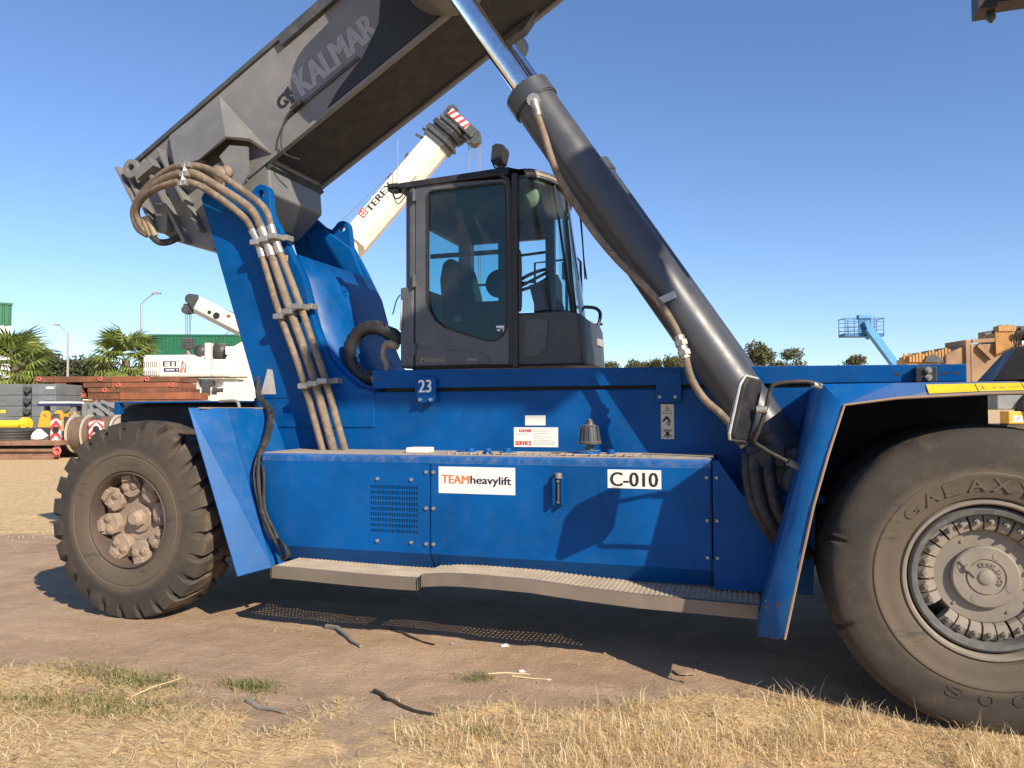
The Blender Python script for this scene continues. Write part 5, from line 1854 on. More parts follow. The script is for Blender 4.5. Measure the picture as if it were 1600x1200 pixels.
def gum_tree(label, px_col, dist, top, width, seed, mat='leaf_gum', group='gum trees beyond the yard', low=.35, nl=2600):  # column, top and width are image pixels
    r = random.Random(seed)
    t = place('gum_tree', label, 'tree', px_col, dist, r.uniform(0, 360), group)
    h = hz(top, dist, px_col)
    w = width * 1.35 / 1200 * dist
    blobs = []
    for i in range(13):
        a = r.uniform(0, 2 * pi)
        zz = r.uniform(low, .9)
        q_ = w * .5 * sqrt(max(.12, 1 - ((zz - .55) / .55) ** 2)) * r.uniform(.25, .85)
        blobs.append((cos(a) * q_, sin(a) * q_, h * zz, w * r.uniform(.16, .26)))
    blobs.append((0, 0, h * .86, w * .2))
    w *= 1.0
    me = crown_mesh('crown', blobs, nl, w * .04, mat, seed)
    c = bpy.data.objects.new('crown', me)
    COL.objects.link(c)
    c.parent = t
    tr_ = MB()
    tr_.tube([(0, 0, -.3), (.05 * w, 0, h * .25), (-.03 * w, .02 * w, h * .5), (0, 0, h * .85)], [w * .035, w * .028, w * .02, w * .006], 8)
    for b in blobs[:8]:
        zb = max(h * .2, b[2] - w * .35)
        tr_.tube([(0, 0, zb), (b[0] * .55, b[1] * .55, (zb + b[2]) / 2 + .1), b[:3]], [w * .014, w * .010, w * .004], 5)
    Lb(tr_, 'trunk', 'bark', t)


for i, (lab, b, d, top, w) in enumerate((
        ('rounded gum tree between the left fan palm and the slim street lamp', 72, 100, 547, 66),
        ('broad dark gum tree just right of the slim street lamp', 128, 104, 556, 62),
        ('low dark gum tree half hidden by the right hand fan palm', 160, 112, 566, 50),
        ('low tree rising behind the left fan palm', 30, 112, 556, 60))):
    gum_tree(lab, b, d, top, w * 1.15, 40 + i, 'leaf_dark', 'gum trees left of the machine', .5, 4200)
for i, (lab, b, d, top, w) in enumerate((
        ('small gum tree directly beside the nose of the cab', 958, 120, 560, 34),
        ('loose topped gum tree left of the lift cylinders', 990, 118, 554, 36),
        ('low broad gum tree left of the lift cylinders', 1020, 122, 558, 40),
        ('round gum tree partly behind the lift cylinders', 1050, 118, 553, 38),
        ('ragged gum tree just right of the lift cylinders', 1160, 110, 552, 34),
        ('tall round gum tree above the blue rail', 1192, 108, 531, 46),
        ('gum tree right of the tallest one above the blue rail', 1230, 108, 539, 38),
        ('single small bushy tree left of the blue boom lift', 1331, 110, 552, 38))):
    gum_tree(lab, b, d, top, w, 60 + i, 'leaf_gum', 'gum trees right of the cab', .52, 3600)


# ---- fan palms
def fan_leaf(seed):
    r = random.Random(seed)
    V, F = [], []
    stem = 1.0
    n_ = 17
    V += [(-.012, 0, 0), (.012, 0, 0), (.010, stem, .0), (-.010, stem, .0)]
    F.append((0, 1, 2, 3))
    for i in range(n_):
        a = radians(-105 + 210 * i / (n_ - 1))
        ln_ = (1.0 - .25 * abs(i - n_ / 2 + .5) / (n_ / 2)) * r.uniform(.88, 1.05)
        d = Vector((sin(a), cos(a), 0))
        s_ = Vector((cos(a), -sin(a), 0))
        o = Vector((0, stem, 0))
        k_ = len(V)
        m = o + d * ln_ * .55 + Vector((0, 0, .06))
        e = o + d * ln_ + Vector((0, 0, -.22 - .12 * r.random()))
        V += [tuple(o - s_ * .015), tuple(o + s_ * .015), tuple(m + s_ * .055), tuple(m - s_ * .055), tuple(e)]
        F += [(k_, k_ + 1, k_ + 2, k_ + 3), (k_ + 3, k_ + 2, k_ + 4)]
    me = bpy.data.meshes.new('frond')
    me.from_pydata(V, [], F)
    me.materials.append(M['leaf_palm'])
    return me


FANS = [fan_leaf(i) for i in range(4)]


def palm(label, px_col, dist, px_row, radius, seed):  # crown set by image pixel column, row and pixel radius
    r = random.Random(seed)
    t = place('fan_palm', label, 'palm', px_col, dist, 0, 'fan palms behind the yard')
    zc = hz(px_row, dist)
    R_m = radius / 1200 * dist
    Lb(MB().tube([(0, 0, -.2), (.03, 0, zc * .5), (0, 0, zc)], [.32, .26, .24], 12), 'trunk', 'bark', t, smooth=40)
    for i in range(46):
        o = bpy.data.objects.new('frond', FANS[i % 4])
        COL.objects.link(o)
        o.parent = t
        az = i * 2.39996 + r.uniform(-.2, .2)
        el = radians(78 - 118 * (i / 45) ** .9 + r.uniform(-8, 8))
        sc = R_m / 1.85 * r.uniform(.82, 1.08) * (1.05 if el > 0 else .9)
        o.location = (0, 0, zc - .25 * (i / 45))
        o.rotation_euler = (el, r.uniform(-.4, .4), az)
        o.scale = (sc, sc, sc)


palm('bright green fan palm at the left edge, above the grey blocks', 22, 50, 572, 66, 3)
palm('bright green fan palm in front of the green banded shed', 196, 48, 562, 60, 9)


# ---- crane parts
def boom_bar(mb, a, b, w, h, cut=.25):
    """chamfered box girder from a to b"""
    a, b = Vector(a), Vector(b)
    d = (b - a).normalized()
    s_ = d.cross(Vector((0, 0, 1))).normalized()
    u = s_.cross(d)
    c = h * cut
    sec = [(-w / 2, h / 2), (w / 2, h / 2), (w / 2, -h / 2 + c), (w / 2 - c, -h / 2), (-w / 2 + c, -h / 2), (-w / 2, -h / 2 + c)]
    V = [p + s_ * x + u * y for p in (a, b) for x, y in sec]
    n_ = len(sec)
    return mb.add(V, [tuple(range(n_)), tuple(range(2 * n_ - 1, n_ - 1, -1))] + [(i, (i + 1) % n_, n_ + (i + 1) % n_, n_ + i) for i in range(n_)])


def stripes(parent, o, w, h, n_=3, lean=1, name='warning_board', normal_y=-1, chevron=False):
    """red and white warning board: flat print on a plate"""
    x0, y0, z0 = o
    bd = Lb(MB().box(x0, x0 + w, y0, y0 + .02, z0, z0 + h), name, 'red_white_white', parent)
    mb = MB()
    yy = y0 - .003
    if chevron:
        st_ = h / 2.2
        for i in range(-1, 3):
            zb = z0 + i * st_ * .95
            for sgn in (0, 1):
                p = [(0, zb), (w / 2, zb + w * .62), (w / 2, zb + w * .62 + st_ * .5), (0, zb + st_ * .5)]
                if sgn:
                    p = [(w - a_, b_) for a_, b_ in p]
                p = [(x0 + a_, yy, min(max(b_, z0), z0 + h)) for a_, b_ in p]
                mb.add(p, [(0, 1, 2, 3)])
    else:
        st_ = w / n_ * 1.3
        for i in range(-1, n_ + 1):
            p = [(i * st_, 0), (i * st_ + st_ / 2, 0), (i * st_ + st_ / 2 + h * .6, h), (i * st_ + h * .6, h)]
            p = [(x0 + min(max(a_ if lean > 0 else w - a_, 0), w), yy, z0 + b_) for a_, b_ in p]
            mb.add(p, [(0, 1, 2, 3)])
    Lb(mb, 'stripe', 'red_white_red', bd)
    return bd


# ---- cream mobile crane at the left, its boom lowered to the left
D = 46
cr = place('mobile_crane', 'cream mobile crane with a striped counterweight and its short boom pointing left', 'crane', 330, D, 0)


def X_(b, d=D, b0=330):
    return rx(b, d) - rx(b0, d)


Z_ = lambda l, d=D: hz(l, d)
body = MB()
body.box(X_(262), X_(341), -1.3, .9, Z_(590), Z_(563))
body.prism([(X_(341), Z_(590)), (X_(341), Z_(563)), (X_(366), Z_(563)), (X_(366), Z_(590))], -1.25, .9)
cw = Lb(body, 'counterweight', 'crane_white', cr, bevel=.12)
stripes(cr, (X_(295), -1.33, Z_(583)), X_(305) - X_(295), Z_(566) - Z_(583), 2)
print_on(cr, 'ETI', 'ink_navy', (X_(269.5), -1.315, Z_(574)), (1, 0, 0), (0, 0, 1), X_(289.5) - X_(269.5), Z_(566) - Z_(574), bold=.04)
np_ = Lb(MB().box(X_(271), X_(294), -1.325, -1.305, Z_(582), Z_(576.5)), 'name_plate', 'ink_navy', cr)
pt = MB()
for i in range(7):
    pt.box(X_(274 + i * 2), X_(275.2 + i * 2), -1.33, -1.326, Z_(580.5), Z_(578))
pt.prism([(X_(289.5), Z_(578)), (X_(292.5), Z_(578)), (X_(291), Z_(580.8))], -1.33, -1.326)
Lb(pt, 'small_print', 'ink_white', np_)
eh = MB()
eh.box(X_(238), X_(262), -1.2, .9, Z_(588), Z_(559))
eh.box(X_(232), X_(325), -.6, 1.2, Z_(563), Z_(555))
Lb(eh, 'engine_hood', 'crane_white', cr, bevel=.06)
lv = MB()
for i in range(7):
    x = X_(240 + i * 3)
    lv.box(x, x + .035, -1.24, -1.2, Z_(575), Z_(566))
    lv.box(x, x + .035, -1.24, -1.2, Z_(588), Z_(580))
Lb(lv, 'louvre', 'frame_grey', cr, kind='stuff')
wn_ = MB()
wn_.cyl((X_(318), -.6, Z_(549)), (X_(318), .5, Z_(549)), .38, seg=20)
wn_.box(X_(338), X_(358), -.5, .6, Z_(561), Z_(539))
wn_.cyl((X_(340), -.2, Z_(549)), (X_(356), -.2, Z_(549)), .46, seg=20)
Lb(wn_, 'winch', 'grey_dark', cr, smooth=40)
Lb(MB().box(X_(327), X_(336), -.75, -.3, Z_(562), Z_(537)), 'winch_bracket', 'crane_white', cr)
sc = MB()
sc.prism([(X_(366), Z_(590)), (X_(360), Z_(561)), (X_(372), Z_(543)), (X_(384), Z_(536)), (X_(415), Z_(540)), (X_(420), Z_(590))], -.9, .9)
sc.box(X_(360), X_(372), -.95, -.6, Z_(556), Z_(543))
Lb(sc, 'superstructure', 'crane_white', cr, bevel=.05)
bm_ = MB()
boom_bar(bm_, (X_(308), 0, Z_(476)), (X_(470), 0, Z_(560)), .8, 1.05)
bt_ = Lb(bm_, 'boom', 'crane_white', cr, bevel=.04)
q = MB()
for (b, l, r_) in ((341, 494, .20), (330, 488.5, .11)):
    q.cyl((X_(b), -.43, Z_(l)), (X_(b), -.40, Z_(l)), r_, seg=16)
Lb(q, 'boom_sheave', 'ink_black', bt_)
MB2 = MB().box(X_(357), X_(362.5), -.415, -.405, Z_(497), Z_(492.5))
Lb(MB2, 'boom_emblem', 'ink_red', bt_)
hd_ = MB()
boom_bar(hd_, (X_(301), 0, Z_(472)), (X_(311), 0, Z_(478)), .7, .85)
hd_.cyl((X_(291), -.3, Z_(484)), (X_(291), .3, Z_(484)), .24, seg=16)
hd_.cyl((X_(298), -.3, Z_(467)), (X_(298), .3, Z_(467)), .30, seg=16)
hd_.box(X_(287), X_(301), -.2, .2, Z_(489), Z_(474))
hd_.bar((X_(294), 0, Z_(459)), (X_(308), 0, Z_(461)), .1, .1)
hd_.bar((X_(293), -.3, Z_(462)), (X_(304), -.3, Z_(484)), .08, .08)
Lb(hd_, 'boom_head', 'grey_dark', cr)
rp_ = MB()
for b in (289, 292, 295.5, 298):
    rp_.tube([(X_(b), -.05, Z_(486)), (X_(292 + (b - 292) * .7), -.05, Z_(530))], .018, 5)
rp_.tube([(X_(300), -.1, Z_(459)), (X_(345), -.1, Z_(480)), (X_(400), -.1, Z_(505))], .018, 5)
rp_.tube([(X_(375), .2, Z_(498)), (X_(330), .2, Z_(540))], .016, 5)
Lb(rp_, 'rope', 'grey_dark', cr)
hk = MB()
hk.box(X_(285), X_(301), -.22, .22, Z_(545), Z_(528.5))
for i in range(4):
    hk.box(X_(284.6), X_(301.4), -.25, .25, Z_(531.5 + i * 4), Z_(530 + i * 4))
hkb = Lb(hk, 'hook_block', 'grey_dark', cr, bevel=.03)
Lb(MB().tube([(X_(293), 0, Z_(545)), (X_(293), 0, Z_(551)), (X_(296), 0, Z_(555)), (X_(293), 0, Z_(558.5)), (X_(289.5), 0, Z_(556)), (X_(289), 0, Z_(553))], .10, 8, smooth=4), 'hook', 'hub_tan', cr, smooth=50)
ca = MB()
ca.box(X_(276), X_(318), -1.2, 1.1, .9, Z_(592))
ca.box(X_(318), X_(440), -1.1, 1.1, .9, Z_(606))
ca.prism([(X_(318), Z_(606)), (X_(318), Z_(592)), (X_(372), Z_(592)), (X_(366), Z_(606))], -.4, 1.1)
Lb(ca, 'carrier', 'crane_white', cr, bevel=.05)
Lb(MB().box(X_(278), X_(289), -1.22, -1.19, Z_(613), Z_(597)), 'cab_window', 'frame_grey', cr)
un = MB()
un.box(X_(327), X_(340), -1.15, -.4, Z_(618), Z_(596))
un.cyl((X_(343), -1.0, Z_(611)), (X_(380), -1.0, Z_(609)), .16, seg=12)
un.cyl((X_(344), -1.0, Z_(611)), (X_(350), -1.0, Z_(611)), .26, seg=12)
un.cyl((X_(372), -1.0, Z_(609)), (X_(378), -1.0, Z_(609)), .26, seg=12)
Lb(un, 'outrigger_beam', 'grey_dark', cr)
for b in (300, 380, 420):
    Lb(MB().cyl((X_(b), -1.25, .75), (X_(b), -.6, .75), .75, seg=24), 'wheel', 'tyre', cr, smooth=40)

# ---- the other crane, raised boom behind the blue tower
D2 = 38
ct = place('mobile_crane', 'cream telescopic crane boom with black letters, raised steeply behind the blue tower and cab', 'crane', 400, D2)
X2 = lambda b: rx(b, D2) - rx(400, D2)
Z2 = lambda l: hz(l, D2, 600)
sp_ = 1200 / D2


def P2(b, l, y=0.0):
    return Vector((X2(b), y, Z2(l)))


ba, bb_ = P2(400, 560), P2(690, 217)
bm_ = MB()
boom_bar(bm_, ba, P2(684, 224), 1.2, 1.30, .28)
bo = Lb(bm_, 'boom', 'crane_white', ct, bevel=.03)
db = (bb_ - ba).normalized()
ub = Vector((-db.z, 0, db.x))
m_ = MB()
m_.add([P2(557, 375) + ub * .66 + Vector((0, -.62, 0)), P2(557, 375) - ub * .70 + Vector((0, -.62, 0)), P2(563, 367.5) - ub * .70 + Vector((0, -.62, 0)), P2(563, 367.5) + ub * .66 + Vector((0, -.62, 0))], [(0, 1, 2, 3)])
Lb(m_, 'boom_collar', 'crane_white', ct, solid=.1)
br_ = MB()
br_.bar(P2(634, 284, -.62) - ub * .30, P2(645, 271, -.62) - ub * .30, .10, .5, (0, 1, 0))
br_.bar(P2(602, 322) + ub * .65, P2(602, 322) + ub * .9, .08, .08)
Lb(br_, 'boom_lug', 'crane_white', ct)
br_ = MB()
br_.bar(P2(626, 293) + ub * .72, P2(632, 286) + ub * .72, .35, .3)
br_.bar(P2(655, 259) + ub * .75, P2(659, 254) + ub * .75, .3, .35)
Lb(br_, 'rope_guide', 'grey_dark', ct)
for i, (dw, dd) in enumerate(((1.30, 0), (1.18, .45), (1.05, .85), (.92, 1.25))):
    s_ = MB()
    a = P2(683, 225) + db * dd
    boom_bar(s_, a, a + db * .5, dw, dw * 1.18, .28)
    boom_bar(s_, a + db * .30, a + db * .42, dw + .18, dw * 1.18 + .22, .28)
    s_.bar(a + ub * dw * .6 - db * .1, a + ub * (dw * .6 + .45) - db * .2, .10, .12)
    Lb(s_, 'boom_section', ('grey_dark', 'black')[i % 2], ct)
hd_ = MB()
hp_ = P2(725, 190)
e1 = Vector((cos(radians(-42)), 0, sin(radians(-42))))
e2 = Vector((-e1.z, 0, e1.x))
m0 = P2(722, 190)
for (a0, a1, b0, b1, y0, y1) in ((-.95, .95, -.26, .22, -.55, .55), (.55, 1.05, -.45, .25, -.4, .4), (-.9, -.55, .15, .38, -.5, .5)):
    p = [m0 + e1 * a + e2 * b + Vector((0, y, 0)) for y in (y0, y1) for a, b in ((a0, b0), (a1, b0), (a1, b1), (a0, b1))]
    hd_.add(p, [(0, 1, 2, 3), (7, 6, 5, 4), (0, 4, 5, 1), (1, 5, 6, 2), (2, 6, 7, 3), (3, 7, 4, 0)])
hd_.cyl(m0 + e1 * .98 + Vector((0, -.35, 0)) - e2 * .1, m0 + e1 * .98 + Vector((0, .35, 0)) - e2 * .1, .34, seg=18)
hd_.bar(m0 + e1 * .6 - e2 * .4, m0 + e1 * .6 - e2 * .75, .2, .2, (0, 1, 0))
Lb(hd_, 'boom_head', 'grey_dark', ct)
bd = MB()
p = [m0 + e1 * a + e2 * b + Vector((0, -.56, 0)) for a, b in ((-.72, -.17), (.45, -.17), (.45, .19), (-.72, .19))]
bd.add(p, [(0, 1, 2, 3)])
bdo = Lb(bd, 'warning_board', 'red_white_white', ct, solid=.02)
st_ = MB()
for i in range(4):
    a0 = -.72 + i * .32
    p = [m0 + e1 * min(a, .45) + e2 * b + Vector((0, -.585, 0)) for a, b in ((a0, -.17), (a0 + .15, -.17), (a0 + .28, .19), (a0 + .13, .19))]
    st_.add(p, [(0, 1, 2, 3)])
Lb(st_, 'stripe', 'red_white_red', bdo)
rp_ = MB()
for b in (733.5, 748, 751):
    rp_.tube([P2(b, 214), P2(b, 300), P2(b, 500)], .022, 5)
rp_.tube([P2(738, 214, -.1), P2(737, 230, -.1), P2(741, 246, -.1)], .02, 5)
rp_.tube([P2(538, 345) + ub * .2, P2(625, 268) + ub * .35, P2(700, 168)], .022, 5)
rp_.tube([P2(625.5, 300, -1), P2(625.5, 222, -1)], .02, 5)
Lb(rp_, 'rope', 'ink_grey', ct)
Lb(MB().bar(P2(742, 500), P2(742, 540), .5, .5), 'hook_block', 'grey_dark', ct)
o_ = P2(577, 331, -.605) - ub * .17
wdt = (P2(613, 287) - P2(577, 331)).length
print_on(ct, 'TEREX', 'ink_black', o_, db, ub, wdt, .33, bold=.05)
em_ = MB()
eo = P2(567, 340, -.605) - ub * .16
p = [eo + db * a + ub * b for a, b in ((0, 0), (.38, 0), (.38, .40), (0, .40))]
em_.add([x + Vector((0, -.004, 0)) for x in p], [(0, 1, 2, 3)])
emo = Lb(em_, 'emblem', 'ink_red', ct)
em_ = MB()
for (a0, a1, b0, b1) in ((.06, .32, .05, .11), (.06, .12, .11, .17), (.26, .32, .11, .17), (.06, .32, .20, .23), (.06, .14, .23, .33), (.24, .32, .23, .33)):
    p = [eo + db * a + ub * b + Vector((0, -.008, 0)) for a, b in ((a0, b0), (a1, b0), (a1, b1), (a0, b1))]
    em_.add(p, [(0, 1, 2, 3)])
Lb(em_, 'emblem_mark', 'red_white_white', emo)
base = MB()
base.box(-1.2, 2.6, -1.2, 1.2, 1.2, 3.2)
base.box(-4.5, 4.5, -1.25, 1.25, .8, 1.3)
base.bar((-1.0, 0, 2.6), P2(470, 520), .4, .4)
Lb(base, 'carrier', 'crane_white', ct, bevel=.05)
for x in (-3.6, -2.1, 2.1, 3.6):
    Lb(MB().cyl((x, -1.3, .7), (x, -.7, .7), .7, seg=24), 'wheel', 'tyre', ct, smooth=40)

# ---- blue boom lift
D3 = 52
bl_ = place('boom_lift', 'light blue boom lift with its railed basket raised above the blue rail', 'boom lift', 1410, D3)
X3 = lambda b: rx(b, D3) - rx(1410, D3)
Z3 = lambda l: hz(l, D3, 1350)
bk = MB()
bk.box(X3(1317), X3(1378), -.5, .5, Z3(526), Z3(521))
for l in (497.5, 503, 510, 516):
    for y in (-.5, .5):
        bk.bar((X3(1317.5), y, Z3(l)), (X3(1377.5), y, Z3(l)), .045, .045)
for b in (1317.5, 1332, 1363, 1377.5):
    for y in (-.5, .5):
        bk.bar((X3(b), y, Z3(526)), (X3(b), y, Z3(497)), .045, .045)
for b in (1317.5, 1377.5):
    bk.bar((X3(b), -.5, Z3(498)), (X3(b), .5, Z3(498)), .045, .045)
Lb(bk, 'basket', 'lift_blue_dark', bl_)
pn = MB()
pn.box(X3(1338), X3(1357), -.6, -.5, Z3(521), Z3(499))
pn.box(X3(1337.5), X3(1357.5), -.66, -.3, Z3(499), Z3(493))
Lb(pn, 'control_box', 'lift_blue_dark', bl_)
Lb(MB().box(X3(1337.5), X3(1357.5), -.68, -.66, Z3(498), Z3(493)), 'control_lid', 'lift_blue', bl_)
am_ = MB()
boom_bar(am_, (X3(1350), -.75, Z3(514)), (X3(1440), -.75, Z3(640)), .42, .5, .1)
am_.bar((X3(1347), -.75, Z3(503)), (X3(1353), -.75, Z3(520)), .3, .3)
am_.bar((X3(1350), -.5, Z3(530)), (X3(1356), -.75, Z3(522)), .2, .2)
Lb(am_, 'boom', 'lift_blue', bl_)
bs = MB()
bs.box(-1.2, 1.6, -1.0, .6, .6, 1.6)
Lb(bs, 'base', 'lift_blue_dark', bl_, bevel=.08)
for x in (-1.0, 1.4):
    Lb(MB().cyl((x, -1.15, .45), (x, -.7, .45), .45, seg=20), 'wheel', 'tyre', bl_, smooth=40)

# ---- weathered tan crane at the right
D4 = 30
tc = place('mobile_crane', 'weathered tan and orange crane with its boom folded down, behind the front fender', 'crane', 1560, D4)
X4 = lambda b: rx(b, D4) - rx(1560, D4)
Z4 = lambda l: hz(l, D4, 1500)
bm_ = MB()
bm_.prism([(X4(1465), Z4(556)), (X4(1495), Z4(541)), (X4(1640), Z4(528)), (X4(1640), Z4(600)), (X4(1465), Z4(600))], -.6, .6)
bto = Lb(bm_, 'boom', 'crane_tan', tc, bevel=.05)
cl = MB()
for (b, l0, l1, w) in ((1494, 533, 602, 8), (1500, 540, 602, 5)):
    cl.box(X4(b), X4(b + w), -.72, .7, Z4(l1), Z4(l0))
cl.bar((X4(1512), -.7, Z4(541)), (X4(1533), -.7, Z4(562)), .18, .14)
cl.bar((X4(1505), -.65, Z4(535)), (X4(1540), -.65, Z4(533)), .10, .14)
Lb(cl, 'boom_collar', 'crane_tan', tc)
fg = MB()
for i in range(8):
    x = X4(1545 + i * 3.2)
    fg.bar((x, -.55, Z4(516 - (i % 2) * 2)), (x - .12, -.78, Z4(556 - i * 1.5)), .085, .22)
    fg.box(x - .02, x + .08, -.75, -.4, Z4(520), Z4(512 - (i * 7) % 3))
fg.box(X4(1545), X4(1572), -.6, .6, Z4(548), Z4(517))
Lb(fg, 'sheave_rack', 'crane_orange', tc)
tp = MB()
for i in range(13):
    b = 1412 + i * 5
    tp.box(X4(b), X4(b + 3.5), -.5, .3, Z4(566), Z4(557 - i * .9 - (i * 5) % 4))
tp.bar((X4(1408), -.3, Z4(566)), (X4(1408), -.3, Z4(552)), .05, .05)
tp.bar((X4(1416), -.3, Z4(566)), (X4(1416), -.3, Z4(551)), .05, .05)
tp.bar((X4(1406), -.3, Z4(556)), (X4(1420), -.3, Z4(554)), .05, .05)
tp.box(X4(1410), X4(1466), -.4, .4, Z4(575), Z4(561))
Lb(tp, 'boom_tip', 'crane_orange', tc)
dk = MB()
dk.prism([(X4(1432), Z4(566)), (X4(1438), Z4(557)), (X4(1446), Z4(555)), (X4(1458), Z4(560)), (X4(1463), Z4(568))], -.62, -.52)
dk.bar((X4(1527), -.5, Z4(524)), (X4(1546), -.5, Z4(519)), .12, .10)
dk.bar((X4(1527), -.5, Z4(529)), (X4(1527), -.5, Z4(522)), .06, .06)
dk.box(X4(1570), X4(1640), -.5, .3, Z4(516), Z4(511))
Lb(dk, 'pipework', 'grey_dark', tc)
hs = MB()
for i in range(4):
    b = 1562 + i * 4
    hs.tube([(X4(b), -.7, Z4(548)), (X4(b), -.85, Z4(530)), (X4(b + 8), -.9, Z4(521 - i)), (X4(b + 20), -.8, Z4(524)), (X4(b + 24), -.7, Z4(540))], .035, 6, smooth=4)
Lb(hs, 'hose', 'rubber', tc)
stripes(tc, (X4(1574), -.95, Z4(543)), X4(1590) - X4(1574), Z4(535.5) - Z4(543), 2)
ob_ = MB()
ob_.box(X4(1582), X4(1592), -.6, 0, Z4(530), Z4(513))
Lb(ob_, 'lamp_bracket', 'mat_orange', tc)
Lb(MB().box(X4(1590), X4(1660), -.9, .8, Z4(600), Z4(511)), 'driver_cab', 'navy', tc, bevel=.08)
cy_ = MB()
cy_.box(X4(1535), X4(1680), -.9, 1.0, Z4(640), Z4(604))
Lb(cy_, 'deck', 'frame_grey', tc, bevel=.05)
lo_ = MB()
lo_.box(X4(1543), X4(1568), -1.25, -.7, Z4(661), Z4(642.5))
lo_.box(X4(1587), X4(1680), -1.25, -.7, Z4(668), Z4(657))
Lb(lo_, 'yellow_locker', 'yellow_paint', tc, bevel=.03)
lg_ = MB()
lg_.box(X4(1549), X4(1563), -1.262, -1.252, Z4(658.5), Z4(649))
lgo = Lb(lg_, 'locker_label', 'ink_white', tc)
Lb(MB().prism([(X4(1552), Z4(655)), (X4(1555), Z4(655)), (X4(1560), Z4(651)), (X4(1558), Z4(650.5)), (X4(1555), Z4(653))], -1.27, -1.263), 'label_mark', 'ink_red', lgo)
wl_ = MB()
wl_.lathe([(.0, -.2), (.35, -.2), (.4, -.28), (.60, -.30), (.70, -.2), (.72, .2), (.6, .3), (0, .3)], (X4(1592), -1.0, Z4(640)), 28, 'Y')
for i in range(7):
    wl_.bar((X4(1566 + i * 3), -1.34, Z4(640 - i * 2)), (X4(1572 + i * 3), -1.34, Z4(655)), .05, .05)
Lb(wl_, 'tyre', 'tyre', tc)
sp2 = MB()
for i in range(3):
    sp2.tube([(X4(1566 + i * 3), -1.36, Z4(636)), (X4(1570 + i * 3), -1.38, Z4(650)), (X4(1578 + i * 3), -1.36, Z4(660))], .035, 6)
Lb(sp2, 'red_strap', 'red_white_red', tc)
Lb(MB().box(X4(1540), X4(1700), -.8, .9, .5, Z4(662)), 'carrier', 'grey_dark', tc)
for b in (1560, 1660):
    Lb(MB().cyl((X4(b), -1.2, .65), (X4(b), -.6, .65), .65, seg=24), 'wheel', 'tyre', tc, smooth=40)

# ---- stack of rusty crane mats
D5 = 35


def mat_slab(label, b0, b1, l_top, l_bot, mat, eyes=(), y=0.0, depth=2.2):
    t = place('crane_mat', label, 'crane mat', (b0 + b1) / 2, D5 + y, 0, 'rusty crane mats in the stack')
    w = rx(b1, D5) - rx(b0, D5)
    zb, zt = hz(l_bot, D5), hz(l_top, D5)
    t.location.z = zb
    h = zt - zb - .012
    Lb(MB().box(-w / 2, w / 2, 0, depth, 0, h), 'slab', mat, t, bevel=.02)
    for e in eyes:
        x = rx(e, D5) - rx((b0 + b1) / 2, D5)
        q_ = MB()
        q_.lathe([(.085 + .026 * cos(k_ * pi / 3), .026 * sin(k_ * pi / 3)) for k_ in range(6)], (x, -.05, h * .55), 14, 'Y', closed=True)
        q_.box(x - .03, x + .03, -.04, .01, h * .45, h * .6)
        Lb(q_, 'lifting_eye', 'mat_pink', t, smooth=50)
    return t


mat_slab('long brown mat on top of the stack, with two pink lifting eyes', 51, 172, 587, 596.5, 'mat_brown', (61, 157))
mat_slab('bright rust mat on top of the stack, third from its right end', 173, 224, 587, 596.5, 'mat_orange', ())
mat_slab('short brown mat at the right end of the top layer, with one pink eye', 225, 277, 588, 596.5, 'mat_brown', (230,))
mat_slab('brown mat in the second layer, left of the dark gap', 84, 102, 597, 605, 'mat_brown', ())
mat_slab('brown mat in the second layer, right of the dark gap', 129, 172, 597, 605, 'mat_brown', ())
mat_slab('rust mat in the second layer with a pink eye, right half of the stack', 173, 276, 597, 605.5, 'mat_orange', (185, 268))
mat_slab('rust mat in the third layer, lower left of the dark gap', 88, 127, 605, 613, 'mat_orange', ())
mat_slab('long dark mat in the third layer with one pink eye', 136, 282, 605.5, 613, 'mat_brown', (164,))
mat_slab('rust mat in the fourth layer with a pink eye at its right end', 86, 131, 613.5, 622, 'mat_orange', (127,))
mat_slab('dark mat in the fourth layer, left of the wine red slab', 137, 185, 613.5, 624, 'mat_brown', ())
mat_slab('wine red slab lying low on the right of the stack', 186, 296, 612.5, 624, 'mat_pink' if False else 'mat_orange', ())
for lab, b0, b1 in (('broad brown mat carrying the left half of the stack', 84, 186), ('broad brown mat carrying the right half of the stack', 187, 300)):
    mat_slab(lab, b0, b1, 624.3, 702, 'mat_brown', ())
bt_ = MB()
D6 = D5 - .3
tb = place('bottle', 'small white bottle standing on the rusty mats', 'bottle', 220, D5 + .3)
tb.location.z = hz(605, D5)
Lb(MB().lathe([(0, 0), (.11, 0), (.11, .16), (.05, .22), (.05, .28), (0, .28)], (0, 0, 0), 14, 'Z'), 'flask', 'litter', tb, smooth=40)
Lb(MB().cyl((0, 0, .28), (0, 0, .33), .055, seg=10), 'cap', 'ink_red', tb)

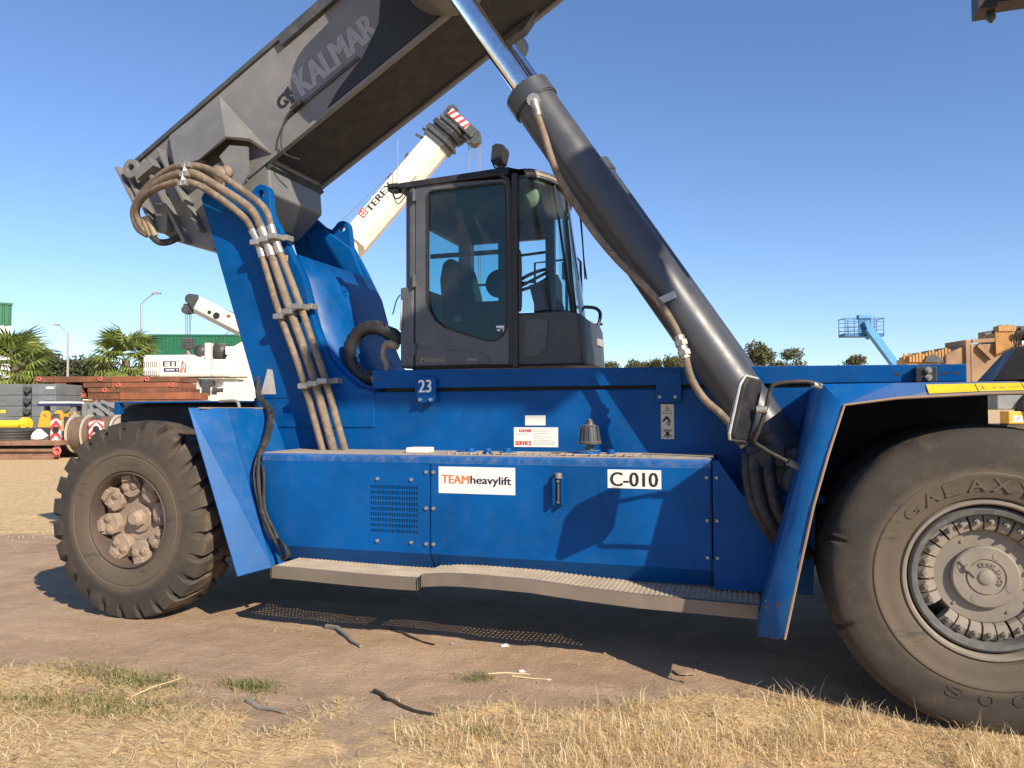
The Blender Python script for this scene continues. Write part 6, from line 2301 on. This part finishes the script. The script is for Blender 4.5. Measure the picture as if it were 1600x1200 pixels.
# ---- grey counterweight slabs
D7 = 33
for i, (lab, l0, l1) in enumerate((('topmost blue grey counterweight slab of the left pile, with a pale handle', 599, 616.3), ('middle blue grey counterweight slab of the left pile', 616.8, 633.3), ('blue grey slab with a yellow label, third from the top', 633.8, 650), ('lowest blue grey slab of the left pile, down on the ground', 650.5, 707))):
    t = place('counterweight_slab', lab, 'counterweight', 20, D7, 0, 'blue grey counterweight slabs in the left pile')
    zb, zt = hz(l1, D7), hz(l0, D7)
    t.location.z = zb
    h = zt - zb
    x = lambda b: rx(b, D7) - rx(20, D7)
    Lb(MB().box(x(-60), x(34), 0, 2.0, 0, h).box(x(33), x(50), .25, 2.0, 0, h).box(x(49), x(87), 0, 2.0, 0, h), 'slab', 'block_grey', t, bevel=.025)
    if i < 3:
        Lb(MB().cyl((x(41), .24, h / 2), (x(41), .02, h / 2), .13, seg=14), 'locating_pin', 'grey_dark', t, smooth=40)
        Lb(MB().box(x(72), x(84), -.02, .0, h * .55, h * .75), 'handle_plate', 'frame_grey' if i else 'crane_white', t)
    if i == 2:
        Lb(MB().box(x(1), x(9), -.012, 0, h * .35, h * .65), 'yellow_label', 'yellow_bright', t)

# ---- rusty flat rack with things lying on it
D8 = 28.5
fr_ = place('flat_rack', 'long rusty steel flat rack on the ground at the left edge', 'flat rack', 40, D8)
x = lambda b: rx(b, D8) - rx(40, D8)
z = lambda l: hz(l, D8)
Lb(MB().box(x(-140), x(92), 0, 2.4, z(694.5), z(687)), 'deck', 'beam_rust', fr_, bevel=.01)
for y in (0.05, 2.0):
    Lb(MB().prism([(0, z(718)), (.28, z(718)), (.28, z(716)), (.17, z(716)), (.17, z(704)), (.28, z(704)), (.28, z(701)), (0, z(701)), (0, z(704)), (.11, z(704)), (.11, z(716)), (0, z(716))], x(-140), x(86), 'X') if False else
       MB().box(x(-140), x(88), y, y + .30, z(704), z(700)).box(x(-140), x(86), y + .12, y + .17, z(712), z(704)).box(x(-140), x(84), y, y + .30, z(716), z(711)), 'bearer', 'beam_rust', fr_)
Lb(MB().lathe([(.12 + .035 * cos(k_ * pi / 3), .035 * sin(k_ * pi / 3)) for k_ in range(6)], (x(93), -.1, z(703)), 14, 'Y', closed=True).box(x(84), x(92), -.02, .1, z(712), z(698)), 'lifting_eye', 'mat_pink', fr_, smooth=50)
ty_ = place('loose_tyre', 'black ribbed tyre lying flat on the rusty rack', 'tyre', 16, D8 + .9)
ty_.location.z = hz(691.5, D8)
hh = hz(668.5, D8) - hz(691.5, D8)
pr_ = [(.55, .02), (.75, 0)] + [(.92 + (.02 if i % 2 else 0), hh * (.12 + .76 * i / 8)) for i in range(9)] + [(.75, hh), (.55, hh - .03)]
Lb(MB().lathe(pr_, (0, 0, 0), 40, 'Z', closed=True), 'carcass', 'rubber', ty_, smooth=40)
pi_ = place('yellow_pipe', 'bright yellow flanged pipe lying behind the loose tyre', 'pipe', 10, D8 + 2.4)
dd = D8 + 2.4
z = lambda l: hz(l, dd)
x = lambda b: rx(b, dd) - rx(10, dd)
q_ = MB().cyl((x(-60), 0, z(661.5)), (x(38), 0, z(661.5)), .17, seg=20)
q_.cyl((x(-50), 0, z(690)), (x(-50), 0, z(665)), .05, seg=8)
Lb(q_, 'tube', 'yellow_bright', pi_, smooth=40)
Lb(MB().cyl((x(37), 0, z(661)), (x(47), 0, z(659)), .27, .22, 8), 'flange', 'yellow_bright', pi_)
Lb(MB().box(x(-60), x(60), -.3, .4, -.02, z(669)), 'saddle', 'beam_rust', pi_)
for k_, (lab, b, l0, l1, w) in enumerate((('orange yellow hook bracket with a round hole, left of the chevron board', 69, 640, 666, 20), ('orange yellow hook bracket half hidden by the left chevron board', 90, 640, 672, 18), ('orange yellow hook bracket right of the left chevron board', 108, 640, 650, 22))):
    d_ = D8 + 2.0 + .5 * k_
    t = place('lifting_bracket', lab, 'bracket', b, d_, 0, 'orange yellow lifting brackets')
    w_ = w / 1200 * d_
    zt, zb = hz(l0, d_), hz(l1, d_)
    out = [(-w_ * .5, zb), (w_ * .45, zb), (w_ * .42, zt - .12), (w_ * .25, zt), (-w_ * .15, zt), (-w_ * .28, zt - .1)]
    cc = (w_ * .06, zt - .22)
    Lb(MB().holed(out, [[(cc[0] + .07 * cos(a_), cc[1] + .07 * sin(a_)) for a_ in [2 * pi * i / 12 for i in range(12)]]], 0, .12), 'plate', 'yellow_paint', t, bevel=.015)
    Lb(MB().box(-w_ * .5, w_ * .45, -.02, .5, -.02, zb), 'stand', 'grey_dark', t)
# wire rope drum with chevron boards
dr = place('rope_drum', 'rusty wire rope drum with cream flanges and two red chevron boards', 'drum', 120, D8 + .6)
d_ = D8 + .6
x = lambda b: rx(b, d_) - rx(120, d_)
z = lambda l: hz(l, d_)
zc, R0 = z(677), .78
dq = MB()
pr_ = []
for i in range(44):
    pr_ += [(R0 * .82 + (.018 if i % 2 else 0), x(106) + (x(176) - x(106)) * i / 43)]
dq.lathe(pr_, (0, .6, zc), 30, 'X')
drm = Lb(dq, 'rope_winding', 'rope_rust', dr, smooth=30)
for b in (104, 127, 172):
    q_ = MB()
    q_.lathe([(.25, 0), (R0 - .05, 0), (R0 - .04, .03), (R0 - .05, .05), (.25, .05)], (x(b), .6, zc), 36, 'X')
    Lb(q_, 'flange', 'drum_cream', dr, smooth=40)
Lb(MB().cyl((x(90), .6, zc), (x(188), .6, zc), .2, seg=14), 'axle', 'grey_dark', dr, smooth=40)
for b in (98, 126, 182):
    Lb(MB().prism([(x(b) - .25, 0), (x(b) + .25, 0), (x(b) + .08, zc + .1), (x(b) - .08, zc + .1)], .9, 1.05), 'cradle', 'grey_dark', dr)
for b0, b1, l0, l1 in ((86, 102, 652, 688), (145, 168, 655, 684)):
    stripes(dr, (x(b0), -.25, z(l1)), x(b1) - x(b0), z(l0) - z(l1), chevron=True)
    xc = (x(b0) + x(b1)) / 2
    Lb(MB().prism([(x(b0) + .05, z(l0)), (x(b1) - .05, z(l0)), (xc + .1, z(l0 - 7)), (xc - .1, z(l0 - 7))], -.25, -.2), 'board_top', 'grey_dark', dr)
    Lb(MB().cyl((xc, -.27, z((l0 + l1) / 2)), (xc, -.26, z((l0 + l1) / 2)), .13, seg=14), 'board_hole', 'cabin_black', dr)
    Lb(MB().bar((xc, -.2, z(l1)), (xc, -.2, 0), .08, .08).bar((xc, -.2, z(l1)), (xc, .6, zc), .08, .08), 'board_post', 'grey_dark', dr)
stripes(dr, (x(93), -.28, z(712)), x(101) - x(93), z(692) - z(712), chevron=True)
# grey frames behind the drum
gf = place('steel_frame', 'grey steel outrigger frame standing behind the rope drum', 'frame', 140, D8 + 3.5)
d_ = D8 + 3.5
x = lambda b: rx(b, d_) - rx(140, d_)
z = lambda l: hz(l, d_)
q_ = MB()
q_.box(x(112), x(182), .2, .5, z(634), z(628))
for b in (113, 128, 140, 158, 174):
    q_.box(x(b), x(b + 7), 0, .4, 0, z(630))
q_.prism([(x(133), z(650)), (x(140), z(638)), (x(160), z(638)), (x(166), z(650)), (x(156), z(650)), (x(150), z(643)), (x(143), z(650))], -.1, .1)
q_.bar((x(150), -.1, z(628)), (x(182), -.1, z(652)), .14, .12)
q_.bar((x(162), -.15, z(626)), (x(190), -.15, z(640)), .10, .10)
Lb(q_, 'frame', 'frame_grey', gf)
wb = place('padded_board', 'flat board with a white top and navy edge on grey legs', 'board', 91, D8 + 2.9)
d_ = D8 + 2.9
x = lambda b: rx(b, d_) - rx(91, d_)
z = lambda l: hz(l, d_)
Lb(MB().prism([(x(67), z(629)), (x(69), z(626)), (x(113), z(626)), (x(116), z(629))], -.3, .8), 'top', 'white_clad', wb)
Lb(MB().box(x(66), x(115), -.32, .8, z(633), z(629.1)), 'edge', 'navy', wb)
for b in (69, 110):
    Lb(MB().box(x(b), x(b + 3), 0, .3, 0, z(633)), 'leg', 'frame_grey', wb)
bg_ = place('plastic_bag', 'crumpled white plastic bag between the loose tyre and the chevron board', 'bag', 62, D8 + .8)
bg_.location.z = hz(687, D8)
me_ = MB()
r_ = random.Random(4)
me_.lathe([(0, 0), (.26, .02), (.3, .14), (.2, .3), (.06, .36), (0, .37)], (0, 0, 0), 12, 'Z')
me_.v = [(a * r_.uniform(.75, 1.2), b * r_.uniform(.75, 1.2), c * r_.uniform(.8, 1.15)) for a, b, c in me_.v]
Lb(me_, 'bag_body', 'litter', bg_)

# ------------------------------------------------------------------ litter and sticks on the track
def on_ground(x, y, dz=0.0):
    return Vector((x, y, gz(x, y) + dz))


def stick(label, pts, r, mat='stick', group='dry sticks lying on the dirt'):
    o = MB().tube([on_ground(a, b, r * .7 + (c if len(q_) > 2 else 0)) for q_ in pts for a, b, c in [(q_ + (0,))[:3] if len(q_) == 2 else q_]], [r * (1 - .5 * i / (len(pts) - 1)) for i in range(len(pts))], 7)
    tag(o.build('stick', mat, smooth=50), label, 'stick', group)


stick('dark curved stick lying at the edge of the straw', [(-2.33, 4.36), (-2.24, 4.30), (-2.16, 4.22), (-2.05, 4.15), (-1.93, 4.10), (-1.76, 4.03)], .016)
stick('long thin dark stick beside the shadow of the foot step', [(-2.86, 5.60), (-2.72, 5.55), (-2.60, 5.46), (-2.48, 5.40), (-2.36, 5.36)], .012)
stick('pale dry stalk lying across the right of the track', [(-1.84, 4.83), (-1.66, 4.93), (-1.50, 4.985)], .005, 'straw')
stick('pale dry stalk lying near the white litter', [(-1.60, 4.90), (-1.46, 4.89), (-1.33, 4.90)], .005, 'straw')
stick('pale straight stalk in the left green tuft', [(-3.70, 3.78, 0), (-3.60, 3.88, .04), (-3.48, 4.0, .08)], .0045, 'straw')
stick('grey rubber strip lying on the dirt left of the thin stick', [(-3.37, 5.50), (-3.25, 5.46), (-3.08, 5.30), (-2.95, 5.18), (-2.84, 5.10)], .022, 'stone')
stick('grey rubber strip at the edge of the straw on the left', [(-2.98, 3.98), (-2.86, 3.93), (-2.75, 3.92), (-2.64, 3.88)], .018, 'stone')


def lump(name, label, cat, x, y, r, mat, seed, group=None, flatz=.5):
    rr = random.Random(seed)
    mb = MB().lathe([(0, -r * .4), (r * .8, -r * .25), (r, 0), (r * .75, r * .4), (0, r * .6)], (0, 0, 0), 9, 'Z')
    mb.v = [(a * rr.uniform(.7, 1.25), b * rr.uniform(.7, 1.25), c * flatz * rr.uniform(.7, 1.2)) for a, b, c in mb.v]
    o = mb.build(name, mat)
    tag(o, label, cat, group, on_ground(x, y, r * .15))


lump('litter', 'crumpled white scrap at the edge of the step shadow', 'litter', -1.845, 5.47, .034, 'litter', 1, 'white scraps on the dirt')
lump('litter', 'white scrap on the dirt right of the larger crumpled one', 'litter', -1.565, 5.0, .026, 'litter', 2, 'white scraps on the dirt')
lump('litter', 'small white scrap near the pale stalk', 'litter', -1.345, 4.90, .015, 'litter', 3, 'white scraps on the dirt')
lump('litter', 'thin pale scrap lying near the thin dark stick', 'litter', -2.24, 5.42, .024, 'ink_pale', 4, 'white scraps on the dirt', .25)
lump('stone', 'flat tan clod on the shadow edge beside the tall straw', 'stone', -.50, 5.22, .07, 'clod', 5, None, .28)
rr = random.Random(11)
pb = MB()
for i in range(1500):
    x_, y_ = rr.uniform(-6, 1.2), rr.uniform(4.0, 7.0)
    s_ = rr.uniform(.003, .008) * (2.2 if rr.random() < .06 else 1)
    p = on_ground(x_, y_, s_ * .3)
    pb.add([p + Vector((s_ * rr.uniform(.7, 1.3) * a, s_ * rr.uniform(.7, 1.3) * b, s_ * .7 * c)) for a, b, c in ((1, 0, 0), (-1, 0, 0), (0, 1, 0), (0, -1, 0), (0, 0, 1), (0, 0, -1))],
           [(0, 2, 4), (2, 1, 4), (1, 3, 4), (3, 0, 4), (2, 0, 5), (1, 2, 5), (3, 1, 5), (0, 3, 5)])
pb.build('gravel', 'clod', kind='stuff')

# ------------------------------------------------------------------ pieces that are apart become objects of their own
SMALL = {'lid_bolt', 'panel_bolt', 'collar_bolt', 'plate_bolt', 'bracket_bolt', 'stop_bolt', 'hub_plug', 'rim_clamp', 'small_print', 'hazard_symbol', 'lettering', 'raised_letter',
         'hose_fitting', 'gauge_cap', 'emblem', 'emblem_mark', 'emblem_border', 'exit_sign', 'pipework', 'rope', 'stripe', 'louvre', 'mirror_clamp', 'conduit_fitting', 'fender_edge', 'hinge',
         'inner_rail', 'roof_bracket', 'rope_guide', 'boom_lug', 'boom_sheave', 'grab_rail', 'basket', 'boom_tip', 'sheave_rack', 'red_strap'}
SPLIT = {'boom_pivot', 'bottom_flange', 'top_flange', 'telescopic_arm', 'twistlock', 'tail_rib', 'filler_cap', 'cover_plate', 'cab_post', 'wiper', 'hose', 'winch', 'outrigger_beam', 'boom_collar', 'yellow_locker', 'pivot_gusset', 'engine_hood'}


def islands(me):
    n_ = len(me.vertices)
    par = list(range(n_))

    def find(a):
        while par[a] != a:
            par[a] = par[par[a]]
            a = par[a]
        return a
    for e in me.edges:
        a, b = find(e.vertices[0]), find(e.vertices[1])
        if a != b:
            par[a] = b
    g = {}
    for i in range(n_):
        g.setdefault(find(i), []).append(i)
    return list(g.values())


for o in [o for o in S.objects if o.type == 'MESH']:
    base = o.name.split('.')[0]
    if base in SMALL and o.parent is not None:
        if len(islands(o.data)) > 1:
            o['kind'] = 'stuff'
    elif base in SPLIT:
        isl = islands(o.data)
        if 1 < len(isl) < 12:
            me = o.data
            for k, vs in enumerate(isl):
                ids = {v: i for i, v in enumerate(vs)}
                m2 = bpy.data.meshes.new(base)
                fs = [(tuple(ids[v] for v in p.vertices), p.use_smooth) for p in me.polygons if p.vertices[0] in ids]
                m2.from_pydata([me.vertices[v].co[:] for v in vs], [], [f for f, _ in fs])
                for p, (_, s_) in zip(m2.polygons, fs):
                    p.use_smooth = s_
                for m in me.materials:
                    m2.materials.append(m)
                if k == 0:
                    first = m2
                else:
                    c = o.copy()
                    c.data = m2
                    COL.objects.link(c)
            o.data = first
